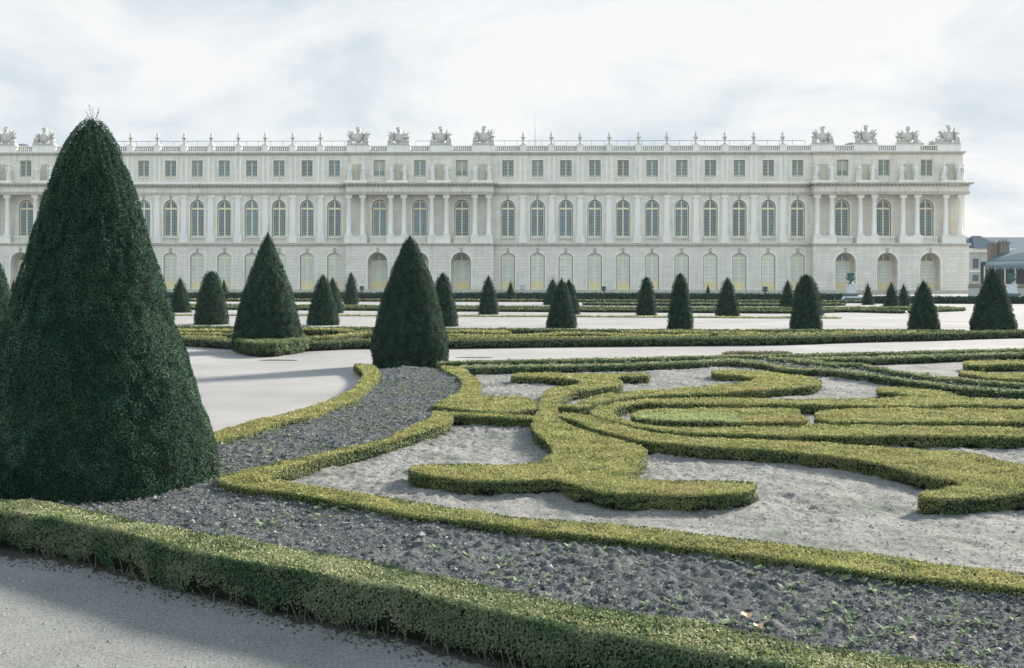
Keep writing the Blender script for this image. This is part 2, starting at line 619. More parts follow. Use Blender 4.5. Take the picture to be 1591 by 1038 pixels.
def arch_half_height(w_, zt, rise, u):
    if not rise:
        return zt
    h = w_ / 2
    R = (h * h + rise * rise) / (2 * rise)
    return zt - R + math.sqrt(max(0, R * R - u * u))


def make_window(kind):
    """returns (frame mesh, pane mesh); origin at the bottom centre"""
    a = Acc()
    if kind == 'arched':       # first floor: tall round-headed casements
        w_, h, rise, trans, cols, rows, wood, pane, border = 2.30, 6.2, 1.15, 4.72, 2, 9, M['wood'], M['glass'], 0.15
    elif kind == 'arched_wide':
        w_, h, rise, trans, cols, rows, wood, pane, border = 2.42, 6.2, 1.21, 4.66, 2, 9, M['wood'], M['glass'], 0.16
    elif kind == 'attic':
        w_, h, rise, trans, cols, rows, wood, pane, border = 1.85, 2.70, 0, None, 2, 4, M['wood_pale'], M['glass_mid'], 0.09
    elif kind == 'door':
        w_, h, rise, trans, cols, rows, wood, pane, border = 2.25, 6.35, 0.52, 5.25, 3, 6, M['wood'], M['glass_pale'], 0.14
    else:                      # door_wide, deep in an arcade
        w_, h, rise, trans, cols, rows, wood, pane, border = 2.75, 6.2, 1.37, 4.75, 3, 6, M['wood'], M['glass_pale'], 0.15
    O = window_outline(w_, 0, h, rise)
    k = (w_ - 2 * border) / w_
    I = [(u * k, z if z < 0.01 else (z - border if not rise or z > h - rise else z)) for u, z in O]
    I = window_outline(w_ - 2 * border, 0, h - border, rise * k if rise else 0)
    ring(a, O, I, 0.0, 0.14)
    a.box(-w_ / 2 + border, w_ / 2 - border, 0.0, 0.14, 0, 0.16)
    hw = w_ / 2 - border
    a.box(-0.11, 0.11, -0.02, 0.12, 0.16, h - border * 0.7)           # middle stile
    if trans:
        a.box(-hw, -0.11, -0.03, 0.12, trans - 0.04, trans + 0.28)
        a.box(0.11, hw, -0.03, 0.12, trans - 0.04, trans + 0.28)
    top = trans if trans else h - border
    zb = 0.16
    if kind.startswith('door'):
        zb = 1.35
        a.box(-hw, -0.09, 0.02, 0.10, 0.16, zb, 1)
        a.box(0.09, hw, 0.02, 0.10, 0.16, zb, 1)
        for sg in (-1, 1):
            a.box(sg * hw / 2 - 0.30, sg * hw / 2 + 0.30, 0.0, 0.019, 0.40, 1.12, 1)
    t = 0.034 if kind.startswith('door') else 0.022
    mm = 2
    for sg in (-1, 1):
        for c in range(1, cols + 1):
            u = sg * (0.09 + (hw - 0.09) * c / (cols + 1))
            a.box(u - t, u + t, 0.03, 0.08, zb, top, mm)
            if trans:
                zt2 = arch_half_height(w_ - 2 * border, h - border, rise * k, u)
                a.box(u - t, u + t, 0.03, 0.08, trans + 0.26, zt2, mm)
        for r in range(1, rows):
            z = zb + (top - zb) * r / rows
            x0, x1 = (0.09, hw) if sg > 0 else (-hw, -0.09)
            a.box(x0, x1, 0.035, 0.075, z - t, z + t, mm)
    p = Acc()
    O2 = window_outline(w_ - 0.1, 0.05, h - 0.05, rise)
    n = len(O2)
    p.add([(u, 0.09, z) for u, z in O2], [tuple(range(n))[::-1]])
    if kind == 'door_wide':      # dark fanlight above the curtained leaves
        L2 = [(u, z) for u, z in O2 if z >= 4.75]
        L2 = [(-w_ / 2 + .05, 4.8)] + [(u, z) for u, z in L2 if z > 4.81] + [(w_ / 2 - .05, 4.8)]
        p.add([(u, 0.085, z) for u, z in L2], [tuple(range(len(L2)))[::-1]], 1)
    return a.mesh(kind + '_frame', [wood, M['door_panel'], M['muntin_door'] if kind.startswith('door') else M['muntin']]), p.mesh(kind + '_pane', [pane, M['glass']])


WIN = {k: make_window(k) for k in ('arched', 'arched_wide', 'attic', 'door', 'door_wide')}


def put_window(kind, u, y, z):
    name = 'french_door' if kind.startswith('door') else 'window'
    o = link(name, WIN[kind][0], PAL, (u, y, z))
    link('pane', WIN[kind][1], o)
    return o


bl = Acc()
bl.box(-0.78, -0.10, 0.0, 0.012, 0.95, 2.55); bl.box(0.10, 0.78, 0.0, 0.012, 0.95, 2.55)
BLIND = bl.mesh('blind', [M['shade']])


def baluster_row(a, u0, u1, y, z0, z1, step=0.34, mat=0):
    n = max(2, int(round((u1 - u0) / step)))
    for i in range(n):
        u = u0 + (i + 0.5) * (u1 - u0) / n
        a.lathe([(0.05, 0), (0.095, (z1 - z0) * 0.3), (0.045, (z1 - z0) * 0.75), (0.07, z1 - z0)], u, y, z0, 5, mat, smooth=False)


wb = Acc()
wb.box(-1.3, 1.3, -0.10, 0.16, 0.86, 1.05)
wb.box(-1.3, 1.3, -0.10, 0.16, 0.0, 0.14)
baluster_row(wb, -1.2, 1.2, 0.03, 0.14, 0.86, 0.30)
BALC = wb.mesh('window_balustrade', [M['stone_pale']])

# keystone with carved head
ks = Acc()
ks.box(-0.17, 0.17, -0.13, 0.0, 0.0, 0.75)
ks.ball((0, -0.14, 0.40), (0.2, 0.16, 0.26), 8, 6)
ks.box(-0.26, 0.26, -0.18, 0.0, 0.75, 0.87)
KEY = ks.mesh('keystone', [M['stone_trim']])

# pilaster with Ionic capital, origin at foot
pl = Acc()
pl.box(-0.56, 0.56, -0.22, 0, 0, 0.30); pl.box(-0.47, 0.47, -0.14, 0, 0.30, 6.45)
pl.box(-0.52, 0.52, -0.17, 0, 6.45, 6.55)
pl.box(-0.62, 0.62, -0.24, 0, 6.80, 7.02)
for sg in (-1, 1):
    pl.lathe([(0.0, -0.12), (0.17, -0.12), (0.17, 0.12), (0.0, 0.12)], sg * 0.45, -0.14, 6.68, 8)
pl.box(-0.45, 0.45, -0.18, 0, 6.55, 6.80)
PIL = pl.mesh('pilaster', [M['stone_pale']])

# free column with base and capital
cl = Acc()
cl.box(-0.56, 0.56, -0.56, 0.56, 0, 0.18)
cl.lathe([(0.54, 0.18), (0.54, 0.34), (0.44, 0.38), (0.42, 2.4), (0.36, 6.35), (0.40, 6.40), (0.40, 6.50)], seg=16)
for sg in (-1, 1):
    cl.box(sg * 0.42 - 0.13, sg * 0.42 + 0.13, -0.42, 0.42, 6.46, 6.76)
cl.box(-0.42, 0.42, -0.40, 0.40, 6.50, 6.78)
cl.box(-0.56, 0.56, -0.52, 0.52, 6.78, 7.0)
COL = cl.mesh('column', [M['stone_pale']])

# levels
Z_GF, Z_STR, Z_SILL, Z_COL, Z_ARC, Z_COR, Z_ATT, Z_ACOR, Z_TOP = 0.0, 8.10, 8.58, 9.80, 16.82, 18.20, 18.80, 23.85, 25.55

wing_c = [789, 835, 879, 924, 968, 1013, 1059, 1103.5, 1148.5, 1193.5, 1239]
wing_l = [519.5, 477, 433.5, 391, 348.5, 306.5, 265, 223, 181, 139, 97]
pav = [dict(win=[588, 651.5, 717], col=[542.2, 563.9, 607.3, 628, 671, 693.9, 738, 759.8], e=(537.5, 767)),
       dict(win=[1311.7, 1376.5, 1443], col=[1269.9, 1292.7, 1336.8, 1358.3, 1403, 1425.2, 1469.3, 1492.2], e=(1264, 1506)),
       dict(win=[35.5, -28, -93], col=[77, 55.5, 12, -9, -52, -73, -118, -139], e=(-145, 82))]
PROJ = 2.1                # how far the column screens stand in front of the main wall
gf, up, at_, tr, tr2 = Wall(0), Wall(0), Wall(0), Acc(), Acc()


def trim_run(a, u0, u1, y, prof, ends=True):
    """boxes stacked: prof = [(z0, z1, projection)]"""
    for z0, z1, p in prof:
        e = p if ends else 0
        a.box(u0 - e, u1 + e, y - p, y + 0.05, z0, z1)


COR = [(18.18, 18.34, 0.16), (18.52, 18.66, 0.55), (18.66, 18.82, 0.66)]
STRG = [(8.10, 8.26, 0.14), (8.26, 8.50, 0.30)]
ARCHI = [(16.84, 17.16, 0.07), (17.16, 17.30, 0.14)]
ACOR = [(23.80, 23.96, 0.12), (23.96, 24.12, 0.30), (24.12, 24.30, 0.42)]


def dentils(a, u0, u1, y):
    n = int((u1 - u0) / 0.62)
    for i in range(n):
        u = u0 + (i + 0.5) * (u1 - u0) / n
        a.box(u - 0.17, u + 0.17, y - 0.42, y + 0.02, 18.34, 18.52)


def wing(wins, u0, u1):
    W = [fu(p) for p in wins]
    W.sort()
    gf.seg(u0, u1, 0.55, 8.10, 0.0, [(u, 2.45, 0.56, 6.95, 0.62) for u in W], 0.40)
    up.seg(u0, u1, 8.10, 16.84, 0.0, [(u, 2.50, 8.58, 16.05, 1.25) for u in W], 0.42)
    up.seg(u0, u1, 16.84, 18.82, -0.02, [], 0)
    at_.seg(u0 - 0.9, u1 + 0.9, 18.82, 24.30, 0.0, [(u, 1.98, 20.05, 22.90, 0) for u in W], 0.32)
    for u in W:
        ts = Acc()
        put_window('door', u, 0.24, 0.57)
        put_window('arched', u, 0.28, 9.72)
        put_window('attic', u, 0.20, 20.12)
        up.a.box(u - 1.25, u + 1.25, 0.20, 0.41, 8.58, 9.66)
        link('window_balustrade', BALC, PAL, (u, 0.02, 8.60))
        link('keystone', KEY, PAL, (u, -0.002, 15.95))
        link('keystone', KEY, PAL, (u, -0.002, 6.85))
        # moulded sill and frame of the attic window
        ts.box(u - 1.15, u + 1.15, -0.10, 0.0, 19.86, 20.03)
        for a_, b_, c_, d_ in ((u - 1.17, u - 1.0, 20.03, 23.05), (u + 1.0, u + 1.17, 20.03, 23.05)):
            ts.box(a_, b_, -0.06, 0.0, c_, d_)
        ts.box(u - 1.0, u + 1.0, -0.06, 0.0, 22.92, 23.05)
        ts.build('window_surround', M['stone_pale'], PAL)
        # archivolt
        ts = Acc()
        O = window_outline(2.95, 9.66, 16.27, 1.47); I = window_outline(2.52, 9.66, 16.06, 1.26)
        ring(ts, [(u + q, z) for q, z in O], [(u + q, z) for q, z in I], -0.07, 0.0)
        ts.build('window_surround', M['stone_pale'], PAL)
        ts = Acc()
        O = window_outline(2.95, 0.60, 7.20, 0.80); I = window_outline(2.47, 0.60, 6.96, 0.63)
        ring(ts, [(u + q, z) for q, z in O], [(u + q, z) for q, z in I], -0.06, 0.0)
        ts.build('window_surround', M['stone_pale'], PAL)
    mids = [W[0] - (W[1] - W[0]) / 2] + [(a + b) / 2 for a, b in zip(W[:-1], W[1:])] + [W[-1] + (W[-1] - W[-2]) / 2]
    for m_ in mids:
        if u0 - 0.2 < m_ - 0.6 and m_ + 0.6 < u1 + 0.2:
            link('pilaster', PIL, PAL, (m_, 0.0, 9.80))
            tp = Acc()
            tp.box(m_ - 0.70, m_ + 0.70, -0.26, 0.0, 8.58, 9.80)
            tp.build('pilaster_pedestal', M['stone_pale'], PAL)
            for s_ in (-0.58, 0.26):
                tp = Acc()
                tp.box(m_ + s_, m_ + s_ + 0.32, -0.07, 0.0, 19.2, 23.6)
                tp.build('attic_pilaster', M['stone_pale'], PAL)
    tr2.box(u0, u1, -0.06, 0.0, 19.0, 19.2)
    tr2.box(u0, u1, -0.16, 0.0, 18.82, 19.0)
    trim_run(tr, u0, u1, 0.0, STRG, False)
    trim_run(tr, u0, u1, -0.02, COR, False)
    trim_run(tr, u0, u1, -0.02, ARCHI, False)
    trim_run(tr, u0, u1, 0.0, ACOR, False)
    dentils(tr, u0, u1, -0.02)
    tr.box(u0, u1, -0.14, 0.3, 0.0, 0.55)
    return W, mids


def pavilion(p):
    W = [fu(x, 1.3) for x in p['win']]
    W0 = sorted(W)
    u0, u1 = fu(p['e'][0], PROJ), fu(p['e'][1], PROJ)
    gf.seg(u0, u1, 0.55, 8.10, -PROJ, [(u, 3.45, 0.56, 6.95, 1.72) for u in W0], 2.2)
    gf.a.add([(u0, -PROJ, 0.55), (u0, 0.1, 0.55), (u0, 0.1, 8.1), (u0, -PROJ, 8.1)], [(0, 3, 2, 1)])
    gf.a.add([(u1, -PROJ, 0.55), (u1, 0.1, 0.55), (u1, 0.1, 8.1), (u1, -PROJ, 8.1)], [(0, 1, 2, 3)])
    up.seg(u0, u1, 8.10, 16.84, 0.0, [(u, 2.62, 8.70, 16.12, 1.31) for u in W0], 0.45)
    at_.seg(u0 + 0.35, u1 - 0.35, 18.82, 24.30, -0.25, [(u, 1.98, 20.05, 22.90, 0) for u in W0], 0.35)
    for x in (u0 + 0.35, u1 - 0.35):
        at_.a.add([(x, -0.25, 18.82), (x, 0.1, 18.82), (x, 0.1, 24.3), (x, -0.25, 24.3)], [(0, 1, 2, 3)])
    for i, u in enumerate(W0):
        ts = Acc()
        put_window('door_wide', u + 0.0, 0.05, 0.57)
        put_window('arched_wide', u, 0.30, 9.78)
        o = put_window('attic', u, -0.02, 20.12)
        if p is pav[0] and i != 1 or (p is pav[1] and i == 0):
            link('blind', BLIND, o, (0, 0.03, 0))
        up.a.box(u - 1.31, u + 1.31, 0.22, 0.44, 8.70, 9.72)
        link('window_balustrade', BALC, PAL, (u, -PROJ + 0.14, 8.62))
        link('keystone', KEY, PAL, (u, -PROJ - 0.002, 6.85))
        O = window_outline(3.05, 9.75, 16.36, 1.52); I = window_outline(2.64, 9.75, 16.13, 1.32)
        ring(ts, [(u + q, z) for q, z in O], [(u + q, z) for q, z in I], -0.07, 0.0)
        ts.build('window_surround', M['stone_pale'], PAL)
        ts = Acc()
        O = window_outline(3.95, 0.60, 7.22, 1.97); I = window_outline(3.47, 0.60, 6.96, 1.73)
        ring(ts, [(u + q, z) for q, z in O], [(u + q, z) for q, z in I], -PROJ - 0.07, -PROJ)
        ts.build('window_surround', M['stone_pale'], PAL)
        ts = Acc()
        ts.box(u - 1.15, u + 1.15, -0.35, -0.25, 19.86, 20.03)
        ts.build('window_surround', M['stone_pale'], PAL)
    # back wall of the arcade openings, floor and soffit of the first-floor portico
    gf.seg(u0, u1, 0.0, 8.10, 0.12, [(u, 2.76, 0.56, 6.80, 1.38) for u in W0], 0.2)
    up.a.box(u0 + 0.01, u1 - 0.01, -PROJ + 0.02, -0.02, 8.30, 8.56)
    up.a.box(u0 + 0.01, u1 - 0.01, -PROJ + 0.06, -0.02, 16.86, 18.15)
    # entablature front and ends
    up.a.box(u0 + 0.05, u1 - 0.05, -PROJ + 0.02, -PROJ + 0.55, 16.84, 18.20)
    for prof in (STRG, COR, ARCHI):
        trim_run(tr, u0, u1, -PROJ, prof, True)
        for z0, z1, q in prof:
            for s_, x in ((-1, u0), (1, u1)):
                tr.box(min(x, x + s_ * q), max(x, x + s_ * q), -PROJ + 0.05, 0.3, z0, z1)
    trim_run(tr, u0 + 0.35, u1 - 0.35, -0.25, ACOR, True)
    up.a.box(u0, u1, -PROJ + 0.06, -0.26, 18.66, 18.80)
    dentils(tr, u0, u1, -PROJ)
    tr.box(u0 - 0.1, u1 + 0.1, -PROJ - 0.14, 0.3, 0.0, 0.55)
    # columns, their pedestals and the statues above them
    cu = sorted(fu(x, PROJ - 0.6) for x in p['col'])
    for i in range(0, 8, 2):
        a_, b_ = cu[i], cu[i + 1]
        tp = Acc()
        tp.box(a_ - 0.72, b_ + 0.72, -PROJ + 0.04, -PROJ + 1.4, 8.52, 9.62)
        tp.box(a_ - 0.78, b_ + 0.78, -PROJ - 0.02, -PROJ + 1.46, 9.62, 9.80)
        tq = Acc()
        tq.box(a_ - 0.75, b_ + 0.75, -1.75, -0.28, 18.80, 19.30)          # statue plinth
        tp.build('column_pedestal', M['stone_pale'], PAL)
        tq.build('statue_plinth', M['stone_pale'], PAL)
        tn = Acc()
        tn.box(a_ + 0.42, b_ - 0.42, -0.32, -0.25, 19.5, 22.2)  # darker panel between the statues, painting in the shade of a niche
        tn.build('niche_shade_panel', M['stone_trim'], PAL)
        for u in (a_, b_):
            link('column', COL, PAL, (u, -PROJ + 0.62, 9.80))
            k = random.randrange(4)
            o = link('statue', STAT[k], PAL, (u, -1.05, 19.30))
            o.rotation_euler.z = random.uniform(-0.5, 0.5)
            o.scale = (random.choice((-1, 1)) * 1.12, 1.1, random.uniform(0.94, 1.05))
    return W0, u0, u1


# ---- statues, trophies and vases (lathe bodies, drapery, limbs, heads: one mesh each)
def make_statue(v):
    a = Acc()
    r = random.Random(40 + v)
    a.box(-0.42, 0.42, -0.32, 0.32, 0, 0.12)
    sway = [0.0, 0.06, -0.05, 0.03][v]
    prof = [(0.36, 0.12), (0.33, 0.5), (0.29, 1.0), (0.33, 1.35), (0.24, 1.75), (0.33, 2.15), (0.30, 2.32), (0.11, 2.42), (0.10, 2.50)]
    seg = 12
    V = []; Fc = []
    for i, (q, h) in enumerate(prof):
        for j in range(seg):
            t = 2 * math.pi * j / seg
            fold = 1 + (0.10 * math.cos(5 * t + i * 0.5 + v) if h < 1.6 else 0)
            V.append((q * fold * math.cos(t) + sway * math.sin(h * 1.6), 0.74 * q * fold * math.sin(t), h))
    for i in range(len(prof) - 1):
        for j in range(seg):
            Fc.append((i * seg + j, i * seg + (j + 1) % seg, (i + 1) * seg + (j + 1) % seg, (i + 1) * seg + j))
    a.add(V, Fc, 0, True)
    a.ball((sway, -0.02, 2.66), (0.145, 0.165, 0.20), 9, 7)
    a.ball((sway, 0.03, 2.74), (0.17, 0.18, 0.15), 8, 5, jit=0.12)
    arms = [((0.30, 0, 2.2), (0.48, -0.12, 1.75), (0.22, -0.30, 1.5)), ((-0.30, 0, 2.2), (-0.46, -0.1, 1.8), (-0.40, -0.3, 2.25))]
    if v == 1:
        arms = [((0.30, 0, 2.2), (0.56, -0.1, 2.0), (0.62, -0.22, 2.45)), ((-0.30, 0, 2.2), (-0.44, -0.05, 1.75), (-0.40, -0.1, 1.35))]
    if v == 2:
        arms = [((0.30, 0, 2.2), (0.42, -0.2, 1.8), (0.10, -0.36, 1.9)), ((-0.30, 0, 2.2), (-0.5, 0.0, 1.8), (-0.52, -0.1, 1.35))]
    for p0, p1, p2 in arms:
        a.tube(p0, p1, 0.10, 0.085, 7); a.tube(p1, p2, 0.085, 0.06, 7); a.ball(p2, 0.075, 6, 5)
        a.ball(p1, 0.087, 6, 5)
    if v in (0, 3):
        a.tube((-0.42, -0.30, 0.12), (-0.42, -0.30, 2.55), 0.03, 0.03, 5)
    if v == 1:
        a.ball((0.42, 0.0, 0.45), (0.20, 0.2, 0.35), 8, 6, jit=0.1)
    # cloak falling behind
    a.add([(-0.30, 0.22, 2.2), (0.30, 0.22, 2.2), (0.40, 0.30, 0.14), (-0.40, 0.30, 0.14),
           (-0.26, 0.12, 2.2), (0.26, 0.12, 2.2), (0.34, 0.16, 0.14), (-0.34, 0.16, 0.14)],
          [(0, 1, 2, 3), (4, 7, 6, 5), (0, 4, 5, 1), (3, 2, 6, 7), (0, 3, 7, 4), (1, 5, 6, 2)])
    return a.mesh('statue', [M['stone_statue']])


def blade(a, p, ang, L, wd, y, mat=0, bend=0.0):
    """a flag, wing or spear leaning out at angle ang from vertical"""
    dx, dz = math.sin(ang), math.cos(ang)
    nx, nz = dz, -dx
    P = []
    for t, s_ in ((0, 0.35), (0.35, 1.0), (0.7, 0.85), (1.0, 0.10)):
        cx_, cz_ = p[0] + dx * L * t + bend * t * t, p[1] + dz * L * t
        P.append(((cx_ - nx * wd * s_, cz_ - nz * wd * s_), (cx_ + nx * wd * s_, cz_ + nz * wd * s_)))
    V = []
    for (l, r_) in P:
        V += [(l[0], y - 0.10, l[1]), (r_[0], y - 0.14, r_[1]), (r_[0], y + 0.10, r_[1]), (l[0], y + 0.14, l[1])]
    Fc = []
    for i in range(3):
        for j in range(4):
            Fc.append((i * 4 + j, i * 4 + (j + 1) % 4, (i + 1) * 4 + (j + 1) % 4, (i + 1) * 4 + j))
    Fc += [(0, 3, 2, 1), (12, 13, 14, 15)]
    a.add(V, Fc, mat, False)


def make_trophy(v):
    r = random.Random(90 + v)
    a = Acc()
    a.box(-1.75, 1.75, -0.55, 0.55, 0, 0.25)
    a.ball((0, -0.15, 1.15), (0.80, 0.42, 0.95), 12, 8, jit=0.05)             # cuirass
    a.ball((0, -0.38, 1.10), (0.50, 0.25, 0.62), 10, 6)                      # oval shield
    a.lathe([(0.28, 1.9), (0.20, 2.1), (0.20, 2.25)], 0, -0.05, 0, 8)
    a.ball((r.uniform(-.06, .06), -0.08, 2.52), (0.34, 0.34, 0.36), 9, 7, jit=0.05)         # helmet
    # crest
    for k in range(6):
        t = -0.9 + k * 0.36
        a.ball((0.30 * math.sin(t) + (0.12 if v % 2 else -0.08), 0, 2.70 + 0.26 * math.cos(t)), (0.16, 0.12, 0.16), 6, 5, jit=0.15)
    if v == 1:
        a.box(-0.42, 0.1, -0.2, 0.1, 2.72, 2.86)
    for sg in (-1, 1):
        for k in range(5):
            ang = sg * (0.45 + 0.27 * k + r.uniform(-0.1, 0.1))
            blade(a, (sg * 0.35, 0.95 + 0.05 * k), ang, r.uniform(1.15, 1.95) * (1.05 if k < 3 else 0.9), r.uniform(0.10, 0.24), r.uniform(-0.2, 0.3), bend=sg * r.uniform(-0.2, 0.15))
        for k in range(7):
            a.ball((sg * r.uniform(0.6, 1.55), r.uniform(-0.35, 0.3), r.uniform(0.35, 1.25)), (r.uniform(0.18, 0.42), 0.3, r.uniform(0.18, 0.42)), 8, 6, jit=0.16)
        a.ball((sg * r.uniform(1.0, 1.25), -0.1, r.uniform(1.55, 1.9)), (0.22, 0.22, 0.26), 7, 5, jit=0.2)
        a.ball((sg * 1.35, -0.3, 0.55), (0.45, 0.2, 0.45), 10, 6, jit=0.04)
        a.tube((sg * 0.4, 0, 0.9), (sg * r.uniform(1.4, 1.7), -0.1, r.uniform(2.0, 2.5)), 0.05, 0.03, 5)
    return a.mesh('trophy', [M['stone_trophy']])


STAT = [make_statue(v) for v in range(4)]
TROPH = [make_trophy(v) for v in range(5)]
va = Acc()
va.box(-0.30, 0.30, -0.30, 0.30, 0, 0.15)
va.lathe([(0.22, 0.15), (0.12, 0.32), (0.13, 0.42), (0.24, 0.95), (0.31, 1.15), (0.32, 1.30), (0.20, 1.38), (0.13, 1.50), (0.16, 1.58), (0.21, 1.78), (0.13, 2.02), (0.03, 2.28)], seg=12)
for sg in (-1, 1):
    va.box(sg * 0.34 - 0.05, sg * 0.34 + 0.05, -0.07, 0.07, 1.05, 1.36)
VASE = va.mesh('roof_vase', [M['stone_trophy']])

uL, uR = fu(82, PROJ), fu(1506, PROJ)
u_a, u_b = fu(537.5, PROJ), fu(767, PROJ)
u_c = fu(1264, PROJ)
Wc, mc = wing(wing_c, u_b, u_c)
Wl, ml = wing(wing_l, uL, u_a)
PV = [pavilion(p) for p in pav]

# end wall on the right, turned to the sun, with two more columns
x1 = PV[1][2]
D = 17.0
gf.a.add([(x1, 0.1, 0), (x1, D, 0), (x1, D, 8.1), (x1, 0.1, 8.1)], [(0, 1, 2, 3)])
for z0, z1 in ((8.1, 18.2),):
    up.a.add([(x1 - 1.3, 0, z0), (x1 - 1.3, D, z0), (x1 - 1.3, D, z1), (x1 - 1.3, 0, z1)], [(0, 1, 2, 3)])
up.a.box(x1 - 1.28, x1 - 0.05, 0, D, 16.86, 18.2)
up.a.box(x1 - 1.28, x1 - 0.01, 0, D, 8.3, 8.56)
at_.a.add([(x1 - 1.9, -0.25, 18.8), (x1 - 1.9, D, 18.8), (x1 - 1.9, D, 24.3), (x1 - 1.9, -0.25, 24.3)], [(0, 1, 2, 3)])
for z0, z1, q in STRG + COR + ARCHI:
    tr.box(x1, x1 + q, 0.3, D, z0, z1)
for yy in (0.6, 3.2, 5.0, 9.0, 11.0):
    link('column', COL, PAL, (x1 - 0.55, yy - 0.1, 9.80))
    tr2.box(x1 - 1.25, x1 - 0.03, yy - 0.9, yy + 0.6, 8.57, 9.79)
for yy in (-0.9, 0.9):
    o = link('statue', STAT[1 if yy < 0 else 2], PAL, (x1 - 0.55, yy, 18.85 + 0.35))
    o.rotation_euler.z = math.radians(80)
    tr2.box(x1 - 1.0, x1 - 0.1, yy - 0.5, yy + 0.5, 18.83, 19.20)

gf.a.build('ground_floor_wall', M['stone_gf'], PAL)
up.a.build('main_floor_wall', M['stone'], PAL)
at_.a.build('attic_wall', M['stone'], PAL)
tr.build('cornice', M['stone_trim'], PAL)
tr2.build('moulding', M['stone_pale'], PAL)
# dark rooms behind the glass are closed by a back wall and floors
rm = Acc()
rm.box(PV[2][1], x1 - 2.0, 3.4, 3.6, 0, 24.2)
rm.build('interior_wall', M['plaster'], PAL)

# ---- balustrade along the roof with pedestals, vases and trophies
TROPH_PX = [(8, -0.3), (68.5, 0), (556.5, 0), (619.5, 0), (685, 0), (751, 0), (1278, 0), (1345, 0), (1410, 0), (1474, 0)]
peds = []
k = 0
for px, _ in TROPH_PX:
    u = fu(px, 0.2)
    peds.append((u, 2.0))
    o = link('trophy', TROPH[k % 5], PAL, (u, -0.05, 25.62))
    o.scale = (random.choice((-1, 1)) * 1.06, 1, random.uniform(0.97, 1.06))
    k += 1
o = link('trophy', TROPH[3], PAL, (fu(1458), 1.2, 25.0)); o.scale = (0.7, 0.7, 0.6)
o = link('trophy', TROPH[2], PAL, (fu(1435), 1.8, 24.9)); o.scale = (0.35, 0.5, 0.55)
vase_px = [812.5, 856.5, 901, 946.5, 992, 1036, 1081, 1126, 1171, 1216] + [202.5, 244, 285.5, 327.5, 370, 411.5, 454.5, 497.5, 160, 118]
for px in vase_px:
    u = fu(px, 0.2)
    peds.append((u, 0.52))
    link('roof_vase', VASE, PAL, (u, -0.02, 25.60))
peds.sort()
for u, hwid in peds:
    bp = Acc()
    bp.box(u - hwid, u + hwid, -0.40, 0.45, 24.31, 25.45)
    bp.box(u - hwid - 0.08, u + hwid + 0.08, -0.46, 0.50, 25.45, 25.60)
    bp.build('parapet_pedestal', M['stone_pale'], PAL)
edges = [(PV[2][1], 0)] + peds + [(x1 - 2.2, 0)]
for (ua, wa), (ub, wb_) in zip(edges[:-1], edges[1:]):
    l, r = ua + wa + 0.002, ub - wb_ - 0.002
    if r - l < 0.6:
        continue
    b = Acc()
    b.box(l, r, -0.25, 0.25, 24.31, 24.52)
    b.box(l, r, -0.22, 0.22, 25.28, 25.44)
    baluster_row(b, l, r, 0, 24.52, 25.28, 0.36)
    b.build('balustrade', M['stone_pale'], PAL)

# ---- roof: low lead slopes behind the balustrade, ridge rail, round dormers
rf = Acc()
for l, r, rid in ((PV[2][1], x1 - 2.2, 26.35),):
    rf.add([(l, 0.55, 24.25), (r, 0.55, 24.25), (r - 6, 8.5, rid), (l, 8.5, rid), (l, 16.6, 24.25), (r, 16.6, 24.25)],
           [(0, 1, 2, 3), (3, 2, 5, 4), (1, 5, 2)])
rf.add([(PV[2][1], 17, 0), (x1, 17, 0), (x1, 17, 24.3), (PV[2][1], 17, 24.3)], [(0, 3, 2, 1)])
rf.build('roof', M['lead'], PAL)
gt = Acc()
gt.box(PV[2][1], x1 - 2.3, 0.9, 1.1, 24.25, 25.36)
gt.build('gutter_wall', M['lead_dark'], PAL)
rb = Acc()
for l, r in ((fu(95), fu(545)), (fu(640), fu(668)), (fu(762), fu(1264))):
    rb.box(l, r, 6.0, 6.08, 27.0, 27.08)
    n = int((r - l) / 2.2)
    for i in range(n + 1):
        u = l + (r - l) * i / n
        rb.box(u - 0.03, u + 0.03, 6.01, 6.07, 25.7, 27.0)
rb.build('ridge_rail', M['iron'], PAL)
for px in (1322, 35):
    d = Acc()
    pts_ = [(-1.5, -0.4)] + [(1.5 * math.sin(t), 0.75 * math.cos(t)) for t in np.linspace(-1.57, 1.57, 11)] + [(1.5, -0.4)]
    V = [(x, y, z) for y in (0, 1.6) for x, z in pts_]
    n = len(pts_)
    d.add(V, [tuple(range(n)), tuple(range(n, 2 * n))[::-1]] + [(i, n + i, n + i + 1, i + 1) for i in range(n - 1)])
    o = d.build('dormer', M['lead_dark'], PAL)
    o.location = (fu(px, -4), 3.6, 25.6)
ms = Acc()
ms.tube((fu(831), 9, 26), (fu(831), 9, 32.6), 0.06, 0.02, 6)
ms.build('roof_mast', M['iron'], PAL)

# ------------------------------------------------------------------ foliage
def lod(d, k=0.00145, lo=0.0125):
    return np.maximum(lo, k * d)


def leaf_quads(P, Nn, size, a_n=0.9, a_r=1.0, L=1.35, W=0.85):
    n = len(P)
    d = rng.normal(size=(n, 3))
    d /= np.linalg.norm(d, axis=1)[:, None]
    nn = Nn * a_n + d * a_r
    nn /= np.linalg.norm(nn, axis=1)[:, None] + 1e-9
    t = np.cross(nn, rng.normal(size=(n, 3)))
    t /= np.linalg.norm(t, axis=1)[:, None] + 1e-9
    b = np.cross(nn, t)
    s = (size * rng.uniform(0.65, 1.3, n))[:, None]
    V = np.empty((n, 4, 3))
    V[:, 0] = P - t * s * L / 2
    V[:, 1] = P + b * s * W / 2
    V[:, 2] = P + t * s * L / 2
    V[:, 3] = P - b * s * W / 2
    Fq = np.arange(4 * n).reshape(n, 4)
    return V.reshape(-1, 3), Fq


